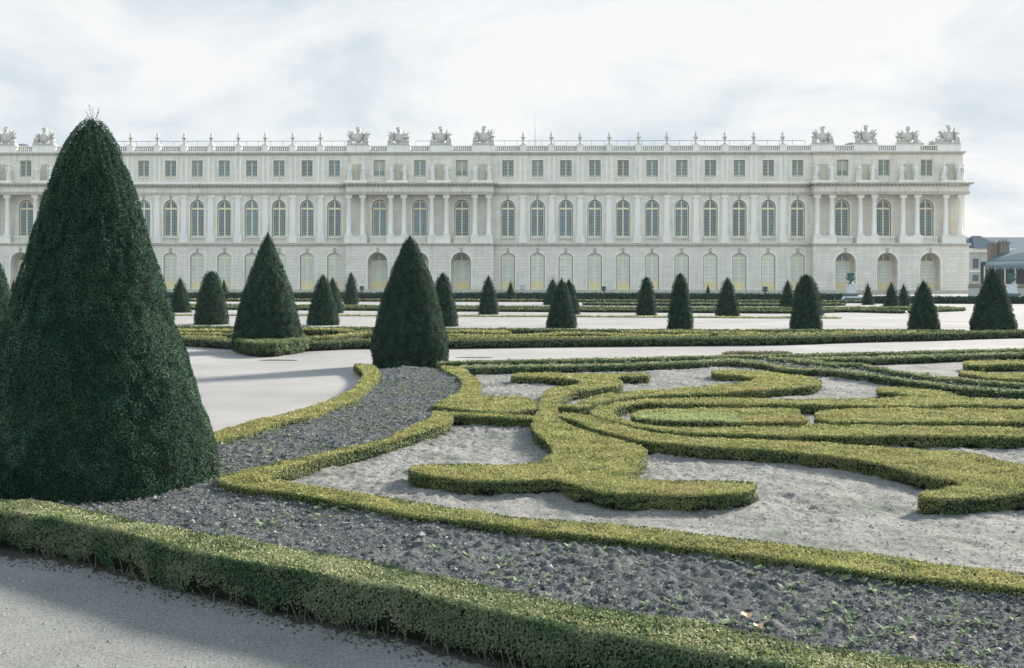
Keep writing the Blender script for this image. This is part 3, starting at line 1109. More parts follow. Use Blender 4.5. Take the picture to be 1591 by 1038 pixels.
def add_leaves(acc, P, Nn, size, mat_=1, rnd=None, **kw):
    V, Fq = leaf_quads(P, Nn, size, **kw)
    r = rng.random(len(P)) if rnd is None else np.clip(rnd, 0, 1)
    acc.add(V, Fq, mat_, False, np.repeat(r, 4))


def smooth_loop(P, closed=True, maxturn=62):
    """Catmull-Rom through the traced points, keeping sharp corners"""
    n = len(P)
    outp = []
    rngi = range(n if closed else n - 1)

    def corner(i):
        a, b, c = P[(i - 1) % n], P[i % n], P[(i + 1) % n]
        u, v = b - a, c - b
        cs = np.dot(u, v) / (np.linalg.norm(u) * np.linalg.norm(v) + 1e-9)
        lu, lv = np.linalg.norm(u), np.linalg.norm(v)
        return math.degrees(math.acos(max(-1, min(1, cs)))) > maxturn
    for i in rngi:
        p1, p2 = P[i], P[(i + 1) % n]
        p0 = P[(i - 1) % n] if (closed or i > 0) else p1
        p3 = P[(i + 2) % n] if (closed or i + 2 < n) else p2
        c = np.linalg.norm(p2 - p1)
        if corner(i) or (not closed and i == 0):
            m1 = (p2 - p1)
        else:
            a = np.linalg.norm(p1 - p0)
            m1 = (p2 - p0) / (a + c + 1e-9) * c
        if corner(i + 1) or (not closed and i + 1 == n - 1):
            m2 = (p2 - p1)
        else:
            b = np.linalg.norm(p3 - p2)
            m2 = (p3 - p1) / (b + c + 1e-9) * c
        d = math.hypot(*(p1 + p2) / 2)
        k = max(1, int(math.ceil(c / max(0.05, 0.005 * d))))
        for j in range(k):
            t = j / k
            outp.append((2 * t ** 3 - 3 * t ** 2 + 1) * p1 + (t ** 3 - 2 * t ** 2 + t) * m1 +
                        (-2 * t ** 3 + 3 * t ** 2) * p2 + (t ** 3 - t ** 2) * m2)
    if not closed:
        outp.append(P[-1])
    return np.array(outp)


def area2(P):
    x, y = P[:, 0], P[:, 1]
    return 0.5 * np.sum(x * np.roll(y, -1) - np.roll(x, -1) * y)


def normals2(P):
    e = np.roll(P, -1, 0) - P
    e /= np.linalg.norm(e, axis=1)[:, None] + 1e-9
    ne = np.stack([e[:, 1], -e[:, 0]], 1)
    nv = ne + np.roll(ne, 1, 0)
    nv /= np.linalg.norm(nv, axis=1)[:, None] + 1e-9
    return nv, ne


def inside(P, X, Y):
    r = np.zeros(len(X), bool)
    x0, y0 = P[:, 0], P[:, 1]
    x1, y1 = np.roll(x0, -1), np.roll(y0, -1)
    for a, b, c, d in zip(x0, y0, x1, y1):
        if b == d:
            continue
        m = ((b > Y) != (d > Y))
        m &= X < (c - a) * (Y - b) / (d - b) + a
        r ^= m
    return r


CAMD = lambda x, y: np.hypot(x, y)


def strip_outline(Q, wd):
    """centre line in world metres -> outline"""
    Q = smooth_loop(Q, closed=False, maxturn=95)
    e = np.gradient(Q, axis=0)
    e /= np.linalg.norm(e, axis=1)[:, None] + 1e-9
    nn = np.stack([e[:, 1], -e[:, 0]], 1)
    W_ = np.full(len(Q), wd / 2)
    k = min(3, len(Q) // 4)
    if k:
        W_[:k] *= np.linspace(0.6, 1, k); W_[-k:] *= np.linspace(1, 0.6, k)
    return np.concatenate([Q + nn * W_[:, None], (Q - nn * W_[:, None])[::-1]])


def hedge_mesh(P, h, z0=0.0, leaf='box', dens=2.5, stems=None, green=None):
    if area2(P) < 0:
        P = P[::-1]
    nv, ne = normals2(P)
    acc = Acc()
    n = len(P)
    d = CAMD(P[:, 0], P[:, 1])
    s = lod(d)
    # woody core: top a little below the leaves, sides drawn in, more so at the foot
    ins = np.minimum(0.045, 1.3 * s)[:, None]
    T = P - nv * ins
    B = P - nv * (ins + 0.075)
    V = np.concatenate([np.c_[T, np.full(n, h - np.clip(0.9 * s.mean(), 0.028, 0.045))], np.c_[(P - nv * ins), np.full(n, h * 0.4 + z0)], np.c_[B, np.full(n, z0 - 0.02)]])
    j = np.arange(n); j2 = (j + 1) % n
    side1 = np.stack([j, n + j, n + j2, j2], 1)
    side2 = np.stack([n + j, 2 * n + j, 2 * n + j2, n + j2], 1)
    tri = tessellate_polygon([[Vector((p[0], p[1], 0)) for p in T]])
    acc.add(V, side1, 0); acc.n -= len(V); acc.V.pop()
    acc.add(V, [tuple(t) for t in tri] , 0)
    acc.F.append((side2 + acc.n - len(V), 0, False))
    # leaves over the top
    tri = np.array([t if area2(P[list(t)]) > 0 else t[::-1] for t in tessellate_polygon([[Vector((p[0], p[1], 0)) for p in P]])])
    A, Bq, Cq = P[tri[:, 0]], P[tri[:, 1]], P[tri[:, 2]]
    ar = 0.5 * np.abs((Bq[:, 0] - A[:, 0]) * (Cq[:, 1] - A[:, 1]) - (Cq[:, 0] - A[:, 0]) * (Bq[:, 1] - A[:, 1]))
    dm = np.minimum(np.minimum(CAMD(A[:, 0], A[:, 1]), CAMD(Bq[:, 0], Bq[:, 1])), CAMD(Cq[:, 0], Cq[:, 1])) * 0.97
    cnt = rng.poisson(ar * dens / lod(dm) ** 2)
    idx = np.repeat(np.arange(len(tri)), cnt)
    if len(idx):
        u, v = rng.random(len(idx)), rng.random(len(idx))
        f = u + v > 1
        u[f], v[f] = 1 - u[f], 1 - v[f]
        X = A[idx] + (Bq[idx] - A[idx]) * u[:, None] + (Cq[idx] - A[idx]) * v[:, None]
        dd = CAMD(X[:, 0], X[:, 1])
        keep = rng.random(len(X)) < (lod(dm[idx]) / lod(dd)) ** 2
        X, dd = X[keep], dd[keep]
        sz = lod(dd)
        hz = h + (fbm(X[:, 0] * 3.5, X[:, 1] * 3.5, 3, 5) - 0.5) * 0.05 - 0.006 + rng.uniform(-1.2, 0.45, len(X)) * sz
        Pt = np.c_[X, hz]
        Nn = np.tile([0, 0, 1.0], (len(X), 1))
        rn = 0.22 + rng.random(len(X)) * 0.66 + 0.55 * (fbm(X[:, 0] * 5, X[:, 1] * 5, 3, 9) - 0.30)  # tone raised on the tops: sunlight put into the leaf colour
        m_ = np.full(len(X), False)
        if green is not None:
            m_ = inside(green, X[:, 0], X[:, 1])
            if m_.any():
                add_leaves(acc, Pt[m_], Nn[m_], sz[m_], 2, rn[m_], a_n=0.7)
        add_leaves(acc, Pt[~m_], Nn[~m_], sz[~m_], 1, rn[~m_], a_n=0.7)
    # leaves on the sides
    e = np.roll(P, -1, 0) - P
    Ls = np.linalg.norm(e, axis=1)
    cnt = rng.poisson(Ls * (h - z0) * dens * 1.15 / s ** 2)
    idx = np.repeat(np.arange(n), cnt)
    if len(idx):
        t = rng.random(len(idx))
        zf = rng.random(len(idx))
        X = P[idx] + e[idx] * t[:, None]
        w2 = vnoise((X[:, 0] + X[:, 1]) * 6, (X[:, 0] - X[:, 1]) * 6, 3)
        keep = rng.random(len(X)) < np.clip((zf - 0.55 * (w2 - 0.22)) / 0.22, 0.03, 1)
        X, zf, idx, w2 = X[keep], zf[keep], idx[keep], w2[keep]
        sz = s[idx]
        off = ((fbm(X[:, 0] * 4, (X[:, 1] + zf) * 4, 3, 21) - 0.5) * 0.05 + rng.uniform(-1.7, 0.4, len(X)) * sz
               - 0.03 * np.clip(0.35 - zf, 0, 1) / 0.35)
        z = z0 + zf * (h - z0)
        Pt = np.c_[X + ne[idx] * off[:, None], z]
        Nn = np.c_[ne[idx], np.full(len(X), 0.25)]
        rn = rng.random(len(X)) ** 1.5 * 0.42 + 0.14 * (zf - 0.45)  # tone lowered on the sides and towards the foot: shade put into the colour
        m_ = np.full(len(X), False)
        if green is not None:
            m_ = inside(green, X[:, 0], X[:, 1])
            if m_.any():
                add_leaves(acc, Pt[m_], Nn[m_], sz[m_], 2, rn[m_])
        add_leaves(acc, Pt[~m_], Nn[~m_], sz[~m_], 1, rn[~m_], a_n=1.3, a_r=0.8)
    # bare stems at the foot
    if stems:
        cnt = rng.poisson(Ls * stems)
        idx = np.repeat(np.arange(n), cnt)
        if len(idx):
            t = rng.random(len(idx))
            X = P[idx] + e[idx] * t[:, None] - ne[idx] * rng.uniform(-0.012, 0.03, len(idx))[:, None]
            k = len(X)
            wv = rng.uniform(0.0018, 0.0045, k)[:, None]
            lean = rng.normal(0, 0.030, (k, 2))
            hh = z0 + (h - z0) * rng.uniform(0.18, 0.48, k)
            tg = np.c_[-ne[idx][:, 1], ne[idx][:, 0]]
            Vs = np.empty((k, 6, 3))
            for q, (dxy) in enumerate((tg * wv, ne[idx] * wv * 1.2, -tg * wv)):
                Vs[:, q] = np.c_[X + dxy, np.full(k, z0 - 0.01)]
                Vs[:, 3 + q] = np.c_[X + dxy * 0.7 + lean + ne[idx] * 0.012, hh]
            b = (np.arange(k) * 6)[:, None]
            acc.add(Vs.reshape(-1, 3), np.concatenate([b + np.array([0, 1, 4, 3]), b + np.array([1, 2, 5, 4]), b + np.array([2, 0, 3, 5])]), 3, False)
    return acc


def hedge(outline, h, label, leaf='box', z0=0.0, group=None, dens=2.5, stems=None, green=None, name='box_hedge', cat='hedge', world=False):
    P = outline if world else smooth_loop(pts(outline, h))
    g = pts(green, h) if green else None
    acc = hedge_mesh(P, h, z0, leaf, dens, stems, g)
    c = P.mean(0)
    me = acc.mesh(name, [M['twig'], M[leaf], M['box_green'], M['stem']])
    me.transform(Matrix.Translation((-c[0], -c[1], 0)))
    o = link(name, me, None, (c[0], c[1], 0))
    return tag(o, label, cat, group)


G1 = 'clipped box hedges of the near parterre'
HI = 0.18
# low border hedge along the near path
fore_back = [(-260, 762), (-120, 768), (0, 775), (60, 778), (135, 790), (189, 802), (251, 817), (346, 830), (409, 843), (500, 858), (607, 878), (701, 897), (796, 917), (890, 936), (960, 947), (1091, 966), (1185, 985), (1280, 1004), (1374, 1017), (1468, 1028), (1547, 1039), (1700, 1062), (1900, 1092)]
fore_front = [(1900, 1150), (1700, 1117), (1500, 1082), (1300, 1047), (1248, 1036), (1154, 1020), (1091, 1010), (950, 982), (827, 958), (733, 938), (639, 917), (544, 899), (500, 891), (377, 870), (314, 857), (251, 842), (189, 825), (126, 812), (63, 801), (0, 793), (-120, 782), (-260, 775)]
hedge(fore_back + fore_front, 0.29, 'ragged foreground box hedge running diagonally beside the near gravel path', 'box_border', dens=2.9, stems=18)

hedge([(326, 673), (358, 663), (416, 648), (473, 634), (517, 618), (546, 604), (563, 586), (564, 577), (550, 566), (577, 566), (589, 575), (589, 588),
       (577, 601), (554, 620), (525, 631), (488, 646), (445, 654), (387, 672), (332, 687), (290, 700), (220, 712), (100, 722), (-40, 730), (-200, 742), (-200, 733),
       (-40, 720), (100, 711), (220, 700), (285, 686)], HI,
      'narrow hedge curving from behind the largest cone to the left of the tall rounded cone', 'box', group=G1, stems=14)
hedge([(685, 568), (714, 569), (731, 580), (746, 592), (747, 603), (741, 613), (775, 616), (818, 617), (835, 623), (832, 634), (789, 639), (746, 638), (688, 631), (672, 629),
       (688, 622), (697, 616), (710, 609), (718, 600), (718, 592), (707, 582), (690, 574)], HI,
      'hooked hedge with a crescent top, right of the tall rounded cone', 'box', group=G1, stems=14)
# V-shaped inner border: one arm rises to the strip by the arabesque, the other runs down to the right
hedge([(673, 638), (702, 639.3), (753, 641), (834, 645.5), (834, 649), (760, 646.2), (704, 643.5), (700, 652), (685, 660), (644, 673), (589, 690), (531, 703), (473, 718), (428, 737), (433, 744), (502, 757), (560, 766),
       (639, 777), (733, 793), (827, 804), (950, 812), (1091, 829), (1185, 839), (1280, 852), (1374, 862), (1468, 876), (1591, 889), (1750, 908), (1950, 932), (1950, 965), (1750, 936),
       (1591, 913), (1468, 900), (1374, 891), (1311, 882), (1217, 867), (1091, 850), (950, 835), (859, 825), (796, 817), (701, 806), (607, 792), (544, 780), (450, 765), (387, 756), (343, 748), (343, 738),
       (372, 731), (416, 721), (473, 709), (531, 696), (589, 682), (641, 661), (668, 649)], HI,
      'long V-shaped inner border hedge with its sharp point beside the largest cone', 'box', group=G1, stems=20)
hedge([(795, 582), (806, 579.3), (860, 580), (900, 580.5), (955, 580), (1010, 579), (1006, 583.5), (985, 584), (964, 584), (957, 587), (966, 592), (964, 598), (935, 602), (898, 607),
       (880, 613), (870, 622), (866, 632), (865, 643), (869, 650.5), (898, 664), (927, 673), (956, 680.5), (984.5, 689), (1005, 698), (1004, 706), (997, 718), (990, 729), (985, 739), (1013, 744.5), (1071, 745), (1129, 745.5), (1165, 747), (1175, 752),
       (1174, 758), (1161, 763.5), (1129, 766), (1071, 768.5), (1013, 767), (956, 764), (927, 760), (898, 752.5), (869, 744), (860, 742), (840, 744), (818, 745.5), (760, 745.5), (702, 741), (659, 735.5),
       (640, 731), (637, 725), (650, 721), (731, 720), (789, 722), (818, 719), (841, 713), (857, 703), (858, 695), (847, 683), (832, 671), (827, 660), (829, 649), (837, 636), (840, 622), (847, 608), (861, 601), (890, 598), (902, 594),
       (897, 590), (883, 588), (840, 585), (803, 585)], HI,
      'broad anchor-shaped hedge in the middle of the arabesque, flaring into a wide foot', 'box', group=G1, stems=20)
hedge([(869, 629.5), (895, 627), (909, 620), (941, 612), (984.5, 607.5), (1042, 603.5), (1100, 599), (1143, 594.5), (1178, 589), (1169, 586), (1143, 582), (1114, 580), (1107, 576), (1129, 574), (1158, 575), (1200, 578), (1233, 582),
       (1262, 586), (1276, 591), (1268, 598), (1233, 602), (1187, 605), (1129, 609), (1071, 612), (1013, 614), (979, 616.5), (950, 621), (927, 627), (910, 632), (900, 633), (869, 631.5)], HI,
      'hedge sweeping from the anchor-shaped one to a fat rounded hook behind the loops', 'box', group=G1, stems=10)
hedge([(918, 641), (921, 635.5), (938, 629.5), (961, 624), (1013, 619), (1100, 617.6), (1240, 619.6), (1306, 619), (1363, 619), (1412, 616.5), (1411, 614), (1398, 611), (1369, 608), (1365, 602.5), (1392, 600), (1436, 604.5), (1479, 611),
       (1508, 618), (1551, 620.5), (1590, 622), (1700, 626), (1850, 630), (1850, 641), (1700, 636), (1590, 629.5), (1508, 628.5), (1392, 630), (1277, 628.5), (1240, 627.7), (1100, 626.3), (1031, 626), (1007, 625), (979, 628), (958, 634), (952, 641),
       (964, 648.5), (990, 657.5), (1042, 662.5), (1100, 663.3), (1180, 662.5), (1240, 661), (1259, 659), (1306, 659.5), (1392, 660.6), (1479, 661.5), (1590, 663.5), (1700, 666), (1850, 668), (1850, 690), (1700, 684), (1590, 677.5), (1479, 676), (1392, 676), (1306, 677),
       (1240, 676), (1129, 673), (1042, 668.7), (984.5, 661.5), (950, 653), (924, 645.6)], HI,
      'long C-shaped hedge loop around two flat islands', 'box', group=G1, stems=10)
hedge([(981.6, 645.6), (984.5, 641), (1002, 637), (1042, 634.6), (1129, 634), (1200, 633.6), (1233, 633.5), (1242, 635.5), (1240.6, 643), (1256.5, 650), (1253.6, 653), (1219, 654.3), (1152, 655), (1100, 653.7), (1042, 652), (996, 649)], HI,
      'flat tongue-shaped hedge island with a fresh green patch inside the C loop', 'box', group=G1, stems=8,
      green=[(1005, 640), (1040, 638), (1100, 637), (1146, 643), (1154, 652), (1150, 660), (1060, 660), (1000, 654), (985, 648)])
hedge([(1266.6, 644), (1274, 638.4), (1306, 635.5), (1363, 634), (1450, 634.6), (1590, 637), (1700, 640), (1790, 646), (1700, 655), (1590, 653.5), (1537, 654.3), (1450, 655), (1363, 655), (1306, 654), (1277, 651.4)], HI,
      'flat elongated hedge island right of the tongue-shaped one, inside the C loop', 'box', group=G1, stems=8)
hedge([(864.6, 641.5), (898, 643), (915, 646.5), (956, 657), (990, 667), (1042, 674.5), (1100, 680), (1187, 682.5), (1277, 687.6), (1363, 693), (1450, 699), (1522, 705.5), (1551, 713), (1590, 722), (1690, 741),
       (1730, 756), (1680, 764), (1590, 764), (1551, 768.5), (1508, 772), (1465, 774), (1441, 772), (1425.6, 768.5), (1441, 761), (1467, 757), (1490, 751), (1484, 746), (1450, 739.6), (1407, 729.5), (1363, 719), (1306, 709),
       (1248, 702.5), (1187, 697.6), (1100, 692), (1042, 688), (1002, 684.6), (984.5, 680), (927, 666), (898, 654), (869, 645.6)], HI,
      'long hedge arm below the C loop widening into a big hooked head at the edge', 'box', group=G1, stems=20)
# narrow hedges of the back border
hedge([(705, 569), (760, 567.3), (840, 566.8), (900, 566), (956, 564.7), (1071, 561), (1129, 557.3), (1150, 557.3), (1187, 563), (1227.6, 571.5), (1268, 570.5), (1291, 572.5), (1334.6, 577.5), (1407, 588), (1479, 598), (1537, 602.3), (1590, 606), (1720, 615),
       (1720, 619), (1590, 609), (1537, 605), (1479, 601), (1407, 591), (1334, 580.5), (1291, 575.5), (1268, 573.2), (1227, 574.3), (1187, 566), (1150, 560.6), (1129, 560), (1071, 563.2), (956, 567), (900, 568.3), (840, 569.2), (760, 570), (720, 571.5)], HI,
      'thin hedge right of the tall rounded cone that bends down to the right edge', 'box_border', group=G1, stems=8)
hedge([(1196, 554.5), (1230, 556.5), (1268, 560.5), (1291, 563.6), (1334, 563.6), (1352, 567), (1392, 575), (1450, 583), (1508, 588.5), (1590, 595), (1720, 604), (1720, 606.5), (1590, 597.5), (1508, 591), (1450, 585.7), (1392, 577.5), (1352, 569.7), (1334, 566), (1291, 566), (1268, 563), (1230, 559), (1196, 556.5)], HI,
      'thin hedge parallel to the bending one, on the far side of its planting strip', 'box_border', group=G1)
hedge([(1228, 556.5), (1262, 555.2), (1363, 553.4), (1479, 549.8), (1590, 546.8), (1750, 543), (1750, 545.2), (1590, 549), (1479, 552.2), (1363, 556), (1262, 557.8), (1228, 558.5)], HI,
      'thin straight hedge at upper right, nearer of the pair along the cross path', 'box_border', group=G1)
hedge([(680, 561.5), (840, 558.2), (956, 556.4), (1100, 552.6), (1240, 549.8), (1400, 546), (1590, 541.6), (1750, 538), (1750, 539.5), (1590, 543.2), (1400, 547.6), (1240, 551.4), (1100, 554.3), (956, 558.2), (840, 560), (680, 563.2)], HI,
      'thin straight outer border hedge on the near side of the cross path', 'box_border', group=G1)
hedge([(1499, 562), (1522, 560), (1590, 560), (1700, 560), (1700, 566), (1590, 565), (1537, 566), (1525, 568), (1501, 566)], HI,
      'blunt short hedge arm at the right edge, upper of the two', 'box', group=G1)
hedge([(1492, 576), (1522, 577.7), (1566, 579), (1590, 578.6), (1700, 578), (1700, 592), (1590, 589), (1551, 588), (1508, 582), (1492, 579)], HI,
      'tapering hedge arm at the right edge, lower of the two', 'box', group=G1)

# ------------------------------------------------------------------ the parterre beyond the cross path
HF = 0.25
G2 = 'clipped hedges of the middle parterre'


def fstrip(line, wd, label, h=HF, leaf='box', group=G2, dens=1.8, name='box_hedge'):
    P = strip_outline(pts(line, h), wd)
    return hedge(P, h, label, leaf, group=group, dens=dens, world=True, name=name)


fstrip([(-120, 508), (0, 514.3), (140, 519), (280, 523.8), (361, 528.5), (420, 532), (440, 532), (491, 530.6), (560, 528), (701, 527.8), (860, 525.9), (1060, 524.3), (1201, 523.2), (1340, 519.4), (1446, 517.3), (1529, 514.8), (1591, 513.6), (1700, 513)],
       0.55, 'straight border hedge along the far side of the cross path', leaf='box_dull')
fstrip([(-120, 500), (120, 504), (272, 506.6), (560, 508.9), (820, 511.2), (1060, 512.6), (1300, 512.6), (1500, 513.0)], 0.5, 'far border hedge of the middle parterre below a row of cones', leaf='box_dull')
for ln, wd, lab in [  # widths in metres
    ([(150, 510.5), (272, 511.8), (365, 512.4), (400, 513)], 2.0, 'broad flat hedge band left of the second-largest pointed cone, farthest of three'),
    ([(150, 514.5), (272, 517), (365, 518)], 0.9, 'middle one of the three hedge bands left of the second-largest pointed cone'),
    ([(200, 519), (272, 521.4), (350, 523.4)], 0.9, 'nearest of the three hedge bands left of the second-largest pointed cone'),
    ([(471, 510.6), (500, 510.6), (524, 511.4), (545, 514), (575, 513.2)], 1.0, 'S-curved hedge right of the second-largest pointed cone, upper one'),
    ([(470, 523), (505, 522.6), (530, 520.4), (552, 517.8), (585, 516)], 1.1, 'S-curved hedge right of the second-largest pointed cone, lower one'),
    ([(690, 514), (740, 513.6), (775, 515.0), (783, 516)], 1.9, 'wedge-shaped hedge right of the tall rounded cone in the middle parterre'),
    ([(690, 519.2), (740, 520.4), (800, 520.8), (850, 518), (905, 516.4), (960, 518.6), (1050, 520.6), (1100, 519)], 1.4, 'wavy yellow-green hedge crossing the centre of the middle parterre'),
    ([(690, 523.6), (860, 523.4), (980, 522.6), (1066, 521.4)], 0.7, 'thin hedge just behind the straight border hedge, centre'),
    ([(965, 515), (1030, 514.4), (1100, 515.4), (1180, 516)], 1.1, 'hedge band behind the wavy one, right of centre'),
    ([(1120, 519.4), (1220, 517.4), (1340, 515.2), (1420, 514.4)], 0.9, 'thin hedge band on the right of the middle parterre, far one'),
    ([(1110, 522), (1220, 520.2), (1340, 517.2), (1440, 515.6)], 0.6, 'thin hedge band on the right of the middle parterre, near one')]:
    fstrip(ln, wd * 0.42, lab)

# rough growth round the foot of the second-largest pointed cone
P = smooth_loop(pts([(364, 532), (376, 530), (395, 526), (420, 524), (447, 525), (470, 528), (484, 532), (478, 536), (462, 537.5), (440, 540), (418, 541.5), (396, 541), (380, 538.5)], 0.22))
P = P + normals2(P)[0] * (0.5 * (fbm(P[:, 0] * 2.2, P[:, 1] * 2.2, 3, 4) - 0.5))[:, None]
M['shaggy'] = leaf_mat('shaggy_leaf', [(0, (0.035, 0.075, 0.035)), (0.7, (0.11, 0.165, 0.07)), (1, (0.28, 0.29, 0.13))], (0.17, 0.18, 0.07), 2.5, 0.2)
hedge(P, 0.36, 'shaggy low growth around the foot of the second-largest pointed cone', 'shaggy', name='low_shrub', cat='shrub', world=True)

# ------------------------------------------------------------------ the farthest parterre and the tall hedges under the palace
G3 = 'hedges of the farthest parterre'
HP = 0.20
fstrip([(-80, 473.2), (250, 476.2), (560, 478), (860, 480), (1060, 481), (1229, 482), (1320, 480.5), (1405, 482.2)], 0.7, 'nearest border hedge of the farthest parterre', HP, 'box_dull', G3)
fstrip([(1415, 482), (1440, 480.5), (1496, 478.6)], 0.7, 'short end of border hedge right of the pair of small cones', HP, 'box_dull', G3)
fstrip([(-80, 470.5), (250, 473.2), (560, 475), (860, 476.7), (1060, 477.6), (1229, 478.2), (1400, 477.4), (1480, 477.2)], 2.0, 'long flat yellowish hedge band of the farthest parterre', HP, 'box_dull', G3)
fstrip([(905, 470.6), (1060, 471.4), (1229, 471.8), (1310, 471.2)], 1.3, 'flat hedge band in the farthest parterre, right half', HP, 'box_dull', G3)
fstrip([(840, 466.0), (1060, 466.6), (1240, 467.2), (1400, 468)], 1.5, 'dull flat hedge band just under the tall dark hedge, right half', HP, 'box_dull', G3)
fstrip([(-60, 464.4), (250, 465), (560, 465.4), (845, 465.8)], 1.5, 'dull flat hedge band just under the tall dark hedge, left half', HP, 'box_dull', G3)
o = fstrip([(-60, 487), (240, 488.6), (560, 489.6), (860, 490.8), (1200, 492.8), (1307, 493.2)], 0.55, 'low green edging along the far side of the wide path', 0.06, 'box_green', G3, name='grass_edging')
o['category'] = 'edging'
fstrip([(-150, 455.0), (200, 455.2), (560, 455.4), (900, 455.9), (1190, 456.9), (1296, 457.2)], 1.4, 'tall dark clipped hedge in front of the palace, long left one', 0.72, 'far_hedge', None)
fstrip([(1352, 461.3), (1440, 461.3), (1530, 461.6), (1600, 461.6), (1680, 461.4)], 1.3, 'lower blue-green hedge in front of the right end of the palace', 0.60, 'far_hedge', None)

# ------------------------------------------------------------------ yew cones


def cone_at(px, yb, ytop, hw):
    yb_ = yb - ROLL * (px - CX)
    yt_ = ytop - ROLL * (px - CX)
    Zf = EYE * F / (yb_ - YH)
    Zc = Zf / (1 - hw / F)
    return (px - CX) / F * Zc, Zc, hw * Zc / F, EYE + (YH - yt_) * Zc / F


def make_cone(px, yb, ytop, hw, p, label, belly=0.0, twigs=False, table=None, green=0.0, lumps=1.0):
    x, y, R, H = cone_at(px, yb, ytop, hw)
    d = math.hypot(x, y)
    ts = np.linspace(0, 1, 60)
    if table:
        prof = np.interp(ts, [a for a, _ in table], [b for _, b in table])
    else:
        prof = (1 - ts) ** p
        prof = prof * (1 - belly * np.clip(0.12 - ts, 0, 1) / 0.12)
    prof = np.maximum(prof, 0.012 * (1 - ts))
    acc = Acc()
    ins = max(0.028, 0.0011 * d)
    seed = int(px) * 7 + int(yb)
    rad = lambda t, th: np.interp(t, ts, prof) * R * (1 + lumps * 0.035 * (fbm(3.2 * th / np.pi + 7, t * 7 + seed % 17, 3, seed) - 0.5)) \
        + lumps * 0.03 * (fbm(th * 2.5 + 3, t * H * 2.6, 3, seed + 5) - 0.5) * np.minimum(1, R)
    seg, rings = 36, 26
    V = []
    th = np.linspace(0, 2 * np.pi, seg, endpoint=False)
    for i in range(rings):
        t = i / (rings - 1)
        r = np.maximum(0.004, rad(np.full(seg, t), th) - ins)
        V.append(np.c_[r * np.cos(th), r * np.sin(th), np.full(seg, t * (H - ins))])
    V = np.concatenate(V)
    Fc = np.array([(i * seg + j, i * seg + (j + 1) % seg, (i + 1) * seg + (j + 1) % seg, (i + 1) * seg + j)
                   for i in range(rings - 1) for j in range(seg)])
    acc.add(V, Fc, 0, True)
    s = max(0.0125, 0.00082 * d)
    slant = math.hypot(H, R)
    nL = int(np.pi * R * slant * 1.25 * 2.2 / s ** 2)
    tt = rng.random(nL * 2)
    tt = tt[rng.random(len(tt)) < np.interp(tt, ts, prof) + 0.02][:nL]
    t2 = rng.random(len(tt)) * 2 * np.pi
    r = rad(tt, t2) + rng.uniform(-1.5, 0.3, len(tt)) * s
    # seams and hollows between the clipped tufts
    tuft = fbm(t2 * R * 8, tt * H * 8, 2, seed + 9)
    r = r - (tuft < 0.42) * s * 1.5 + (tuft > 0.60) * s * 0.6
    Pt = np.c_[r * np.cos(t2), r * np.sin(t2), tt * H]
    dr = np.gradient(prof * R, ts * H)
    sl = -np.interp(tt, ts, dr)
    Nn = np.c_[np.cos(t2), np.sin(t2), np.clip(sl, 0, 2)]
    Nn /= np.linalg.norm(Nn, axis=1)[:, None]
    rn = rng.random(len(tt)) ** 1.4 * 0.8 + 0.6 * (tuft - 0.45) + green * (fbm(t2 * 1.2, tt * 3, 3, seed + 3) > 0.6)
    sl_ = s * np.clip(r / (6 * s), 0.28, 1)
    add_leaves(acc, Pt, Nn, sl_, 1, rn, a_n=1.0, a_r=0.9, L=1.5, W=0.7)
    if d < 15:       # a few shoots that escaped the shears
        k = int(260 * min(1, 12 / d))
        q = rng.integers(0, len(tt), k)
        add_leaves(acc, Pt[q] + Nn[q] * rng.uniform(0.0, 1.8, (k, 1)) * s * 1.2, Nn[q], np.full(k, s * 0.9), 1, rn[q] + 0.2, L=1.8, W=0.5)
    me = acc.mesh('topiary_crown', [M['yew_core'], M['yew']])
    root = empty('topiary_cone', (x, y, 0))
    tag(root, label, 'topiary tree', 'clipped yew cones')
    link('crown', me, root)
    tk = Acc()
    tk.lathe([(0.11 * R + 0.03, -0.05), (0.09 * R + 0.02, H * 0.25), (0.02, H * 0.8)], seg=8)
    tk.build('trunk', M['stem'], root)
    if twigs:
        tw = Acc()
        for k in range(5):
            a_, l_ = rng.uniform(0, 6.28), rng.uniform(0.05, 0.13)
            b0 = Vector((0.03 * math.cos(a_), 0.03 * math.sin(a_), H - 0.03))
            b1 = b0 + Vector((0.05 * math.cos(a_) - 0.02, 0.05 * math.sin(a_), l_))
            tw.tube(b0, b1, 0.0018, 0.001, 4, 0, False)
            for q in range(6):
                c_ = b0.lerp(b1, 0.4 + 0.12 * q)
                V, Fq = leaf_quads(np.array([tuple(c_)]) + rng.normal(0, 0.006, (1, 3)), np.array([[0, 0, 1.0]]), np.array([0.011]))
                tw.add(V, Fq, 1, False, np.full(4, 0.7))
        tw.build('top_shoot', [M['yew_core'], M['yew']], root)
    return root


BIG = [(0, 0.985), (0.05, 1.0), (0.12, 0.96), (0.195, .905), (.298, .80), (.385, .72), (.474, .635), (.63, .487), (.728, .405), (.803, .338), (.884, .255), (.93, .195), (.965, .13), (.99, .06), (1, 0.01)]
OG = [(0, .95), (.06, .985), (.16, 1.0), (.25, .95), (.35, .86), (.5, .74), (.64, .59), (.78, .40), (.87, .265), (.93, .18), (.98, .07), (1, .01)]
PT = [(0, .97), (.04, 1.0), (.16, .93), (.33, .82), (.476, .70), (.64, .50), (.78, .32), (.9, .17), (.97, .07), (1, .01)]
make_cone(143, 805, 180, 191, 0.7, 'largest yew cone, filling the left foreground, with stray shoots on its tip', table=BIG, twigs=True, green=0.3, lumps=1.7)
make_cone(637, 575, 364, 60.5, 0.6, 'tall rounded yew cone in the middle, standing at the end of the flowerbed strip', table=OG, green=0.15, lumps=0.8)
